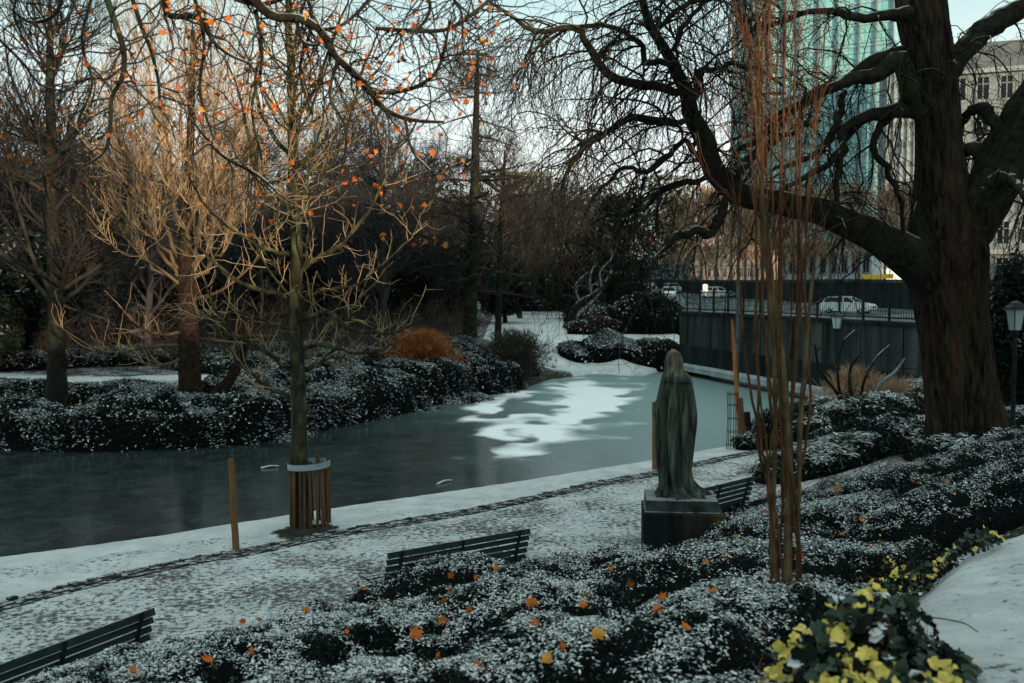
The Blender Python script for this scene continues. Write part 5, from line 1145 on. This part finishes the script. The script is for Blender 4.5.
# unseen blocks added behind the viewpoint to shade the park from the low sun
for nm, lb, a, b, h_, nb in (('shade_row', 'long terrace of houses behind the viewpoint', (8, -62), (64, -30), 0, 14),):
    pass
UH = np.array((math.sin(SUN_AZ), math.cos(SUN_AZ))); VH = np.array((-UH[1], UH[0]))   # towards the sun / across it
def caster(name, label, v0, v1, dist, h, nb):
    a = UH * dist + VH * v0; b = UH * dist + VH * v1
    if v0 > v1: a, b = b, a
    # front (windows) faces the park
    r = facade_building(name, label, tuple(b), tuple(a), 1.5, h, 12, nb, 4, wall='brick_warm', cat='building', roof=None)
    return r
caster('low_shade_block', 'low terrace building behind the viewpoint', 1.2, 8.4, 52, 9.2, 2)
caster('left_shade_block', 'three storey house row behind the viewpoint', -70, 1.0, 52, 15, 14)
caster('right_shade_block', 'tall corner building behind the viewpoint', 8.6, 92, 52, 15.2, 12)
# =================================================================== BACKGROUND TREES
def far_tree_mesh(kind):
    mb = MB(); tk = MB()
    if kind == 'vase':
        p = smooth_path([(0, 0, -.3), (.1, 0, 2), (0, .1, 5), (.15, 0, 9), (.2, .1, 13)], 24); r_ = np.linspace(.24, .05, 24)
        tk.tubes(p, r_, 10, 'bark_far')
        levels(mb, p[None], r_[None], [(30, 3.5, 6.5, .5, 9, 5, .10, .07, (30, 55), .04, .2), (10, 1.6, 3.4, .5, 6, 3, .14, .05, (25, 55), .022), (8, .6, 1.7, .6, 5, 3, .18, .04, (25, 60), .012)], 'twig_far')
    elif kind == 'dense':
        p = smooth_path([(0, 0, -.3), (-.2, 0, 2), (.2, .1, 5), (.1, 0, 8), (.4, .1, 10)], 24); r_ = np.linspace(.28, .06, 24)
        tk.tubes(p, r_, 10, 'bark_far')
        levels(mb, p[None], r_[None], [(34, 3., 6.0, .5, 9, 5, .14, .05, (45, 80), .04, .14), (11, 1.4, 3.0, .5, 6, 3, .18, .02, (30, 65), .022), (8, .6, 1.5, .6, 5, 3, .22, .0, (25, 70), .012)], 'twig_far')
    elif kind == 'warm':
        p = smooth_path([(0, 0, -.3), (.1, 0, 2), (0, .1, 5), (.15, 0, 8), (.1, .1, 11)], 20); r_ = np.linspace(.22, .06, 20)
        tk.tubes(p, r_, 10, 'bark_warm')
        levels(mb, p[None], r_[None], [(26, 2.5, 5, .5, 9, 5, .12, .07, (30, 60), .05, .2), (10, 1.2, 2.6, .5, 6, 3, .16, .05, (25, 55), .030), (8, .5, 1.4, .6, 5, 3, .2, .04, (25, 60), .022)], 'twig_warm')
    return tk, mb
protoT = {}
def far_tree(kind, px, d, h, label, group, zb=None):
    x = (px - CX) / F * d; zb = gz(x, d) if zb is None else zb
    if kind not in protoT:
        tk, mb = far_tree_mesh(kind); r = empty('bare_tree', (0, 0, 0), label, 'tree', group); tk.build('trunk', r); mb.build('crown', r); protoT[kind] = r; o = r
    else: o = copy_tree(protoT[kind]); o['label'] = label
    ref = 14. if kind == 'vase' else 12.
    s = h / ref; o.location = (x, d, zb); o.scale = (s, s, s); o.rotation_euler = (0, 0, random.uniform(0, 6.28)); o['group'] = group
    return o
BGT = [(-30, 40, 13), (20, 46, 12), (88, 41, 11), (120, 52, 12), (150, 38, 9), (228, 44, 10), (262, 55, 12.5), (330, 48, 11), (352, 60, 13), (385, 44, 11), (410, 66, 13), (432, 54, 10), (448, 75, 11.5), (-70, 60, 16), (5, 66, 14), (60, 72, 15), (110, 78, 14), (165, 62, 12), (210, 70, 13), (300, 76, 15), (340, 84, 14), (380, 90, 14), (520, 72, 10), (545, 84, 11), (512, 96, 12), (575, 96, 13), (600, 86, 11), (250, 92, 16), (40, 92, 16), (490, 108, 11), (460, 96, 11), (415, 110, 13), (560, 120, 14), (590, 125, 11)]
for k, (px, d, h) in enumerate(BGT):
    left = px < 460
    far_tree('vase' if k % 2 else 'dense', px, d, h * (.82 + .12 * random.random()), 'bare dark tree in the wood beyond the opposite bank, left half' if left else 'bare dark tree in the wood beyond the white lawn', 'bare trees in the wood behind the opposite bank' if left else 'bare trees behind the white lawn')
for k, (px, d, h) in enumerate([(672, 165, 13), (688, 152, 12), (700, 158, 14), (716, 140, 12), (730, 150, 14), (745, 132, 12), (762, 136, 13), (782, 128, 11), (800, 134, 12), (830, 120, 11), (858, 118, 11), (884, 112, 10), (706, 176, 15), (752, 160, 14), (905, 108, 10)]):
    far_tree('warm', px, d, h, 'sunlit bare street tree standing on the upper street', 'street trees on the upper street', zb=float(np.interp(d, [60, 90, 150, 176, 240], [4.0, 4.15, 4.8, 5.3, 6.1])))
# dark evergreens
def evergreen_proto(kind):
    mb = MB(); tk = MB(); n = 15000
    if kind == 'round':
        nc = 46; c = rng.normal(0, 1, (nc, 3)); c /= np.linalg.norm(c, axis=1, keepdims=True); c *= rng.uniform(.35, 1, (nc, 1)) ** .5; c = c * (2.2, 2.2, 2.6) + (0, 0, 3.2); cr_ = rng.uniform(.55, 1.1, nc)
    else:
        nc = 60; t = rng.random(nc) ** 1.2; a = rng.uniform(0, 6.28, nc); R_ = (1 - t) * 1.9 * rng.uniform(.4, 1, nc) + .1; c = np.stack([R_ * np.cos(a), R_ * np.sin(a), .6 + t * 7.4], 1); cr_ = .35 + .6 * (1 - t)
    k = rng.integers(0, nc, n); u = rng.normal(0, 1, (n, 3)); u /= np.linalg.norm(u, axis=1, keepdims=True); pos = c[k] + u * (cr_[k] * rng.uniform(.5, 1.1, n))[:, None]; pos[:, 2] = np.maximum(pos[:, 2], .05)
    mi = [mb.mi('leaf_black'), mb.mi('leaf_dark'), mb.mi('frost_leaf')]; r = rng.random(n); sn = (u[:, 2] > .45) & (r < .16)
    ovals(mb, pos, rng.uniform(.22, .42, n), rng.uniform(.08, .16, n), u * .8, .8, np.where(sn, mi[2], np.where(r < .6, mi[0], mi[1])))
    tk.tubes(np.array([(0, 0, -.2), (0, 0, 2), (0, 0, 5)]), np.array([.2, .16, .06]), 8, 'bark_dark')
    q, w_ = grow(np.tile(np.array([[0, 0, 2.2]]), (24, 1)) + rng.uniform(0, 1, (24, 1)) * (0, 0, 2), rng.normal(0, 1, (24, 3)) + (0, 0, .5), np.full(24, 2.2), np.full(24, .06), 6, .1); tk.tubes(q, w_, 4, 'bark_dark')
    return tk, mb
for k, (kind, px, d, h, w_) in enumerate([('round', -10, 36, 5.2, 1.0), ('round', 22, 40, 6, 1.1), ('cone', 12, 48, 9, 1.2), ('round', 120, 50, 5, 1.4), ('round', 80, 56, 6, 1.3), ('round', 160, 47, 4.2, 1.3), ('round', 222, 50, 5.2, 1.2), ('round', 270, 58, 6.5, 1.3), ('round', 330, 56, 6, 1.3), ('cone', 372, 58, 9, 1.3), ('round', 410, 56, 5.5, 1.3), ('round', 445, 62, 6, 1.3), ('round', 505, 66, 4.6, 1.2), ('round', 590, 72, 6.6, 1.1), ('cone', 612, 70, 9, 1.3), ('round', 628, 62, 4.8, 1.0), ('round', 566, 84, 6, 1.3), ('round', 652, 54, 2.6, .9), ('round', 60, 74, 8, 1.4), ('round', 190, 76, 8, 1.4), ('round', 300, 82, 9, 1.3), ('round', 520, 100, 7, 1.4), ('round', 548, 112, 8, 1.5), ('round', 1030, 27, 3.8, 1.0), ('round', 1008, 32, 4.0, 1.), ('round', 1065, 24, 4.4, 1.0), ('round', 985, 36, 3.6, 1.), ('round', 470, 84, 7, 1.3), ('round', 400, 78, 8, 1.3), ('round', 350, 90, 9, 1.3), ('round', 130, 88, 9, 1.4), ('round', 245, 66, 6, 1.3), ('round', 10, 84, 9, 1.5), ('round', -60, 46, 7, 1.3)]):
    right = px > 960; x = (px - CX) / F * d; lb = ('dark ivy like evergreen behind the lantern right of the big tree' if right else 'dark evergreen bush among the bare trees beyond the opposite bank' if px < 490 else 'dark evergreen bush on the slope behind the white lawn')
    gp = 'evergreens behind the lantern' if right else 'evergreens beyond the opposite bank' if px < 490 else 'evergreens behind the white lawn'
    if kind not in protoT:
        tk, mb = evergreen_proto(kind); r = empty('evergreen_tree', (0, 0, 0), lb, 'evergreen', gp); tk.build('trunk', r); mb.build('crown', r); protoT[kind] = r; o = r
    else: o = copy_tree(protoT[kind]); o['label'] = lb; o['group'] = gp
    ref = 6.6 if kind == 'round' else 8.4; s = h / ref; o.location = (x, d, gz(x, d)); o.scale = (s * w_, s * w_, s); o.rotation_euler = (0, 0, random.uniform(0, 6.28))
# undergrowth thicket beyond the bank: nobody could count it
m = MB(); n = 5200
x = rng.uniform(-34, 4, n); y = rng.uniform(36, 62, n); ok = (x < np.interp(y, [36, 47, 62], [-3, -1.5, -2])); x, y = x[ok], y[ok]
s = np.stack([x, y, ground(x, y)], 1); q, w_ = grow(s, rng.normal(0, .4, (len(s), 3)) + (0, 0, 1), rng.uniform(.8, 2.6, len(s)), np.full(len(s), .014), 8, .14, .0, .4); m.tubes(q, w_, 3, 'twig_far')
s, d, pr, T, ix = spawn(q, w_, 5, ang=(20, 60)); q1, w1 = grow(s, d, rng.uniform(.3, 1., len(s)), np.full(len(s), .008), 5, .2, 0, .6); m.tubes(q1, w1, 3, 'twig_brown')
tag(m.build('thicket'), 'tangle of bare brush under the trees beyond the opposite bank', 'thicket', kind='stuff')
# distant woods closing the view
m = MB(); n = 60000; a = rng.uniform(-1.2, .18, n); R_ = rng.uniform(150, 260, n); x = np.sin(a) * R_; y = np.cos(a) * R_; top = 15 + 6 * fbm(a * 30, R_ * 0, 1, 5, 4); z = ground(x, y) + rng.random(n) ** .8 * top
mi = [m.mi('twig_far'), m.mi('leaf_black')]; ovals(m, np.stack([x, y, z], 1), rng.uniform(1, 2.6, n), rng.uniform(.15, .5, n), np.array([0, -1., .3]), .8, np.where(rng.random(n) < .75, mi[0], mi[1]))
tag(m.build('distant_wood'), 'hazy mass of distant woodland behind the park', 'woodland', kind='stuff')
# =================================================================== IVY, FAR PATH
def ivy(cx, cy, rx, ry, H, n, label, size=.036):
    m = MB(); u = rng.uniform(-1, 1, (n * 2, 2)); r2 = (u ** 2).sum(1); u = u[r2 < .96][:n]; n = len(u); x = cx + u[:, 0] * rx; y = cy + u[:, 1] * ry
    h = H * np.clip(1 - (u ** 2).sum(1), 0, 1) ** .5 * (.65 + .7 * fbm(x, y, 4, 71, 3)) + (canopy(x, y) - ground(x, y)) * .8; b_ = np.array((cx, cy, gz(cx, cy)))
    lay = rng.random(n); c = np.stack([x, y, ground(x, y) + h * (.35 + .65 * lay) + .03], 1) - b_
    yl = (fbm(x, y, 5, 77, 3) + rng.normal(0, .12, n)) > (.545 + .08 * (cy > 6.5) + .12 * (x > cx + .35 * rx)); mi = [m.mi('ivy_green'), m.mi('ivy_yellow'), m.mi('leaf_black'), m.mi('snow_leaf')]
    r = rng.random(n); mm = np.where(yl & (lay > .4), mi[1], np.where((r < .08) & (lay > .7), mi[3], np.where(r < .6, mi[0], mi[2])))
    lobed(m, c, rng.uniform(.6, 1.25, n) * size, np.stack([u[:, 0] * .4, u[:, 1] * .4 - .5, np.full(n, .9)], 1), .5, mm, IVY, .8)
    # woody runners under the leaves
    s = np.stack([rng.uniform(-.6, .6, 40) * rx, rng.uniform(-.6, .6, 40) * ry, np.zeros(40)], 1); q, w_ = grow(s, rng.normal(0, 1, (40, 3)) + (0, 0, .4), rng.uniform(.2, .6, 40), np.full(40, .004), 8, .25); m.tubes(q, w_, 5, 'stem_red')
    o = m.build('ivy_plant', loc=tuple(b_)); tag(o, label, 'ivy', 'variegated ivy in the right foreground'); return o
hg = lambda px, py: hit(px, py, lambda x, y: np.maximum(canopy(x, y), ground(x, y) + .2))
for (px, py, rx, ry, H, n, lb, sz) in ((832, 668, .36, .42, .27, 620, 'bright yellow and green variegated ivy at the bottom edge, the nearest and yellowest clump', .046), (872, 616, .48, .50, .22, 620, 'variegated ivy clump with snow on its leaves above the yellowest clump', .042), (925, 572, .62, .55, .20, 620, 'dark green ivy clump with yellow tips spilling onto the snow patch', .036)):
    c = hg(px, py); ivy(c[0], c[1], rx, ry, H, n, lb, sz)
m = MB(); c0 = hg(872, 648); b2 = np.array((c0[0], c0[1], c0[2])); q = smooth_path([P(850, 655, c0[1] - .1) , P(880, 628, c0[1] + .15), P(915, 617, c0[1] + .5), P(960, 622, c0[1] + .7), P(978, 632, c0[1] + .75)], 20); m.tubes(q - b2, np.linspace(.006, .003, 20), 7, 'stem_red')
tag(m.build('ivy_runner', loc=tuple(b2)), 'arching red ivy runner reaching over the snow at lower right', 'ivy stem')
for sgn_, lb in ((0, 'tall yellow leaved ivy shoot standing up behind the ivy clumps'),):
    a = hit(884, 575); tp_ = P(880, 538, a[1]); q = smooth_path([a - (0, 0, .1), (a + tp_) / 2 + (.02, 0, 0), tp_], 12); m = MB(); m.tubes(q - a, np.full(12, .004), 6, 'stem_red'); mi_ = [m.mi('ivy_yellow'), m.mi('ivy_green')]
    lobed(m, q[2:] - a + rng.normal(0, .02, (10, 3)), rng.uniform(.016, .03, 10), np.array([0, -.8, .4]), .6, np.where(rng.random(10) < .6, mi_[0], mi_[1])); tag(m.build('ivy_shoot', loc=tuple(a)), lb, 'ivy shoot')
rows = []
# =================================================================== WORLD, SUN, CAMERA
SUN_AZ = math.radians(150); SUN_EL = math.radians(5.)
wd = bpy.data.worlds.new('World'); SC.world = wd; wd.use_nodes = True
N = wd.node_tree.nodes; L = wd.node_tree.links; bg = N['Background']
sky = N.new('ShaderNodeTexSky'); sky.sky_type = 'NISHITA'; sky.sun_disc = False; sky.sun_elevation = SUN_EL; sky.sun_rotation = SUN_AZ
tc = N.new('ShaderNodeTexCoord'); sp = N.new('ShaderNodeSeparateXYZ'); L.new(tc.outputs['Generated'], sp.inputs[0])
cr = N.new('ShaderNodeValToRGB'); L.new(sp.outputs['Z'], cr.inputs[0])
cr.color_ramp.elements[0].position = 0; cr.color_ramp.elements[0].color = (6.6, 6.5, 6.6, 1)
cr.color_ramp.elements[1].position = .62; cr.color_ramp.elements[1].color = (4.7, 5.9, 5.9, 1)
e = cr.color_ramp.elements.new(.16); e.color = (5.4, 6.0, 5.95, 1)
e = cr.color_ramp.elements.new(.31); e.color = (2.9, 4.5, 4.5, 1)
ns = N.new('ShaderNodeTexNoise'); ns.inputs['Scale'].default_value = 2.5; ns.inputs['Detail'].default_value = 5
mp = N.new('ShaderNodeMapping'); mp.inputs['Scale'].default_value = (1, 1, 3); L.new(tc.outputs['Generated'], mp.inputs[0]); L.new(mp.outputs[0], ns.inputs['Vector'])
m1 = N.new('ShaderNodeMix'); m1.data_type = 'RGBA'; m1.inputs[0].default_value = .85
L.new(sky.outputs[0], m1.inputs[6]); L.new(cr.outputs[0], m1.inputs[7])
rr = N.new('ShaderNodeMapRange'); rr.inputs['To Min'].default_value = .8; rr.inputs['To Max'].default_value = 1.2; L.new(ns.outputs['Fac'], rr.inputs['Value'])
m2 = N.new('ShaderNodeVectorMath'); m2.operation = 'SCALE'; L.new(m1.outputs[2], m2.inputs[0]); L.new(rr.outputs[0], m2.inputs['Scale'])
L.new(m2.outputs[0], bg.inputs['Color']); bg.inputs['Strength'].default_value = .195
sl = bpy.data.lights.new('sun', 'SUN'); sl.energy = 7.0; sl.angle = math.radians(.6); sl.color = (1, .74, .50)
so = bpy.data.objects.new('sun', sl); COL.objects.link(so)
sdv_ = Vector((math.sin(SUN_AZ) * math.cos(SUN_EL), math.cos(SUN_AZ) * math.cos(SUN_EL), math.sin(SUN_EL)))
so.rotation_euler = sdv_.to_track_quat('Z', 'Y').to_euler()
cd = bpy.data.cameras.new('camera'); cam = bpy.data.objects.new('camera', cd); COL.objects.link(cam)
cd.sensor_width = 36; cd.lens = F / 1024 * 36; cd.clip_start = .1; cd.clip_end = 3000
cam.location = (0, 0, CZ); cam.rotation_euler = (math.pi / 2 - math.atan(TP), 0, 0)
cd.dof.use_dof = True; cd.dof.focus_distance = 13.; cd.dof.aperture_fstop = 2.2
SC.camera = cam
SC.view_settings.view_transform = 'Standard'; SC.view_settings.look = 'None'; SC.view_settings.exposure = 0; SC.view_settings.gamma = 1
SC.cycles.use_denoising = True; SC.cycles.max_bounces = 5; SC.cycles.diffuse_bounces = 2; SC.cycles.glossy_bounces = 2; SC.cycles.use_adaptive_sampling = True
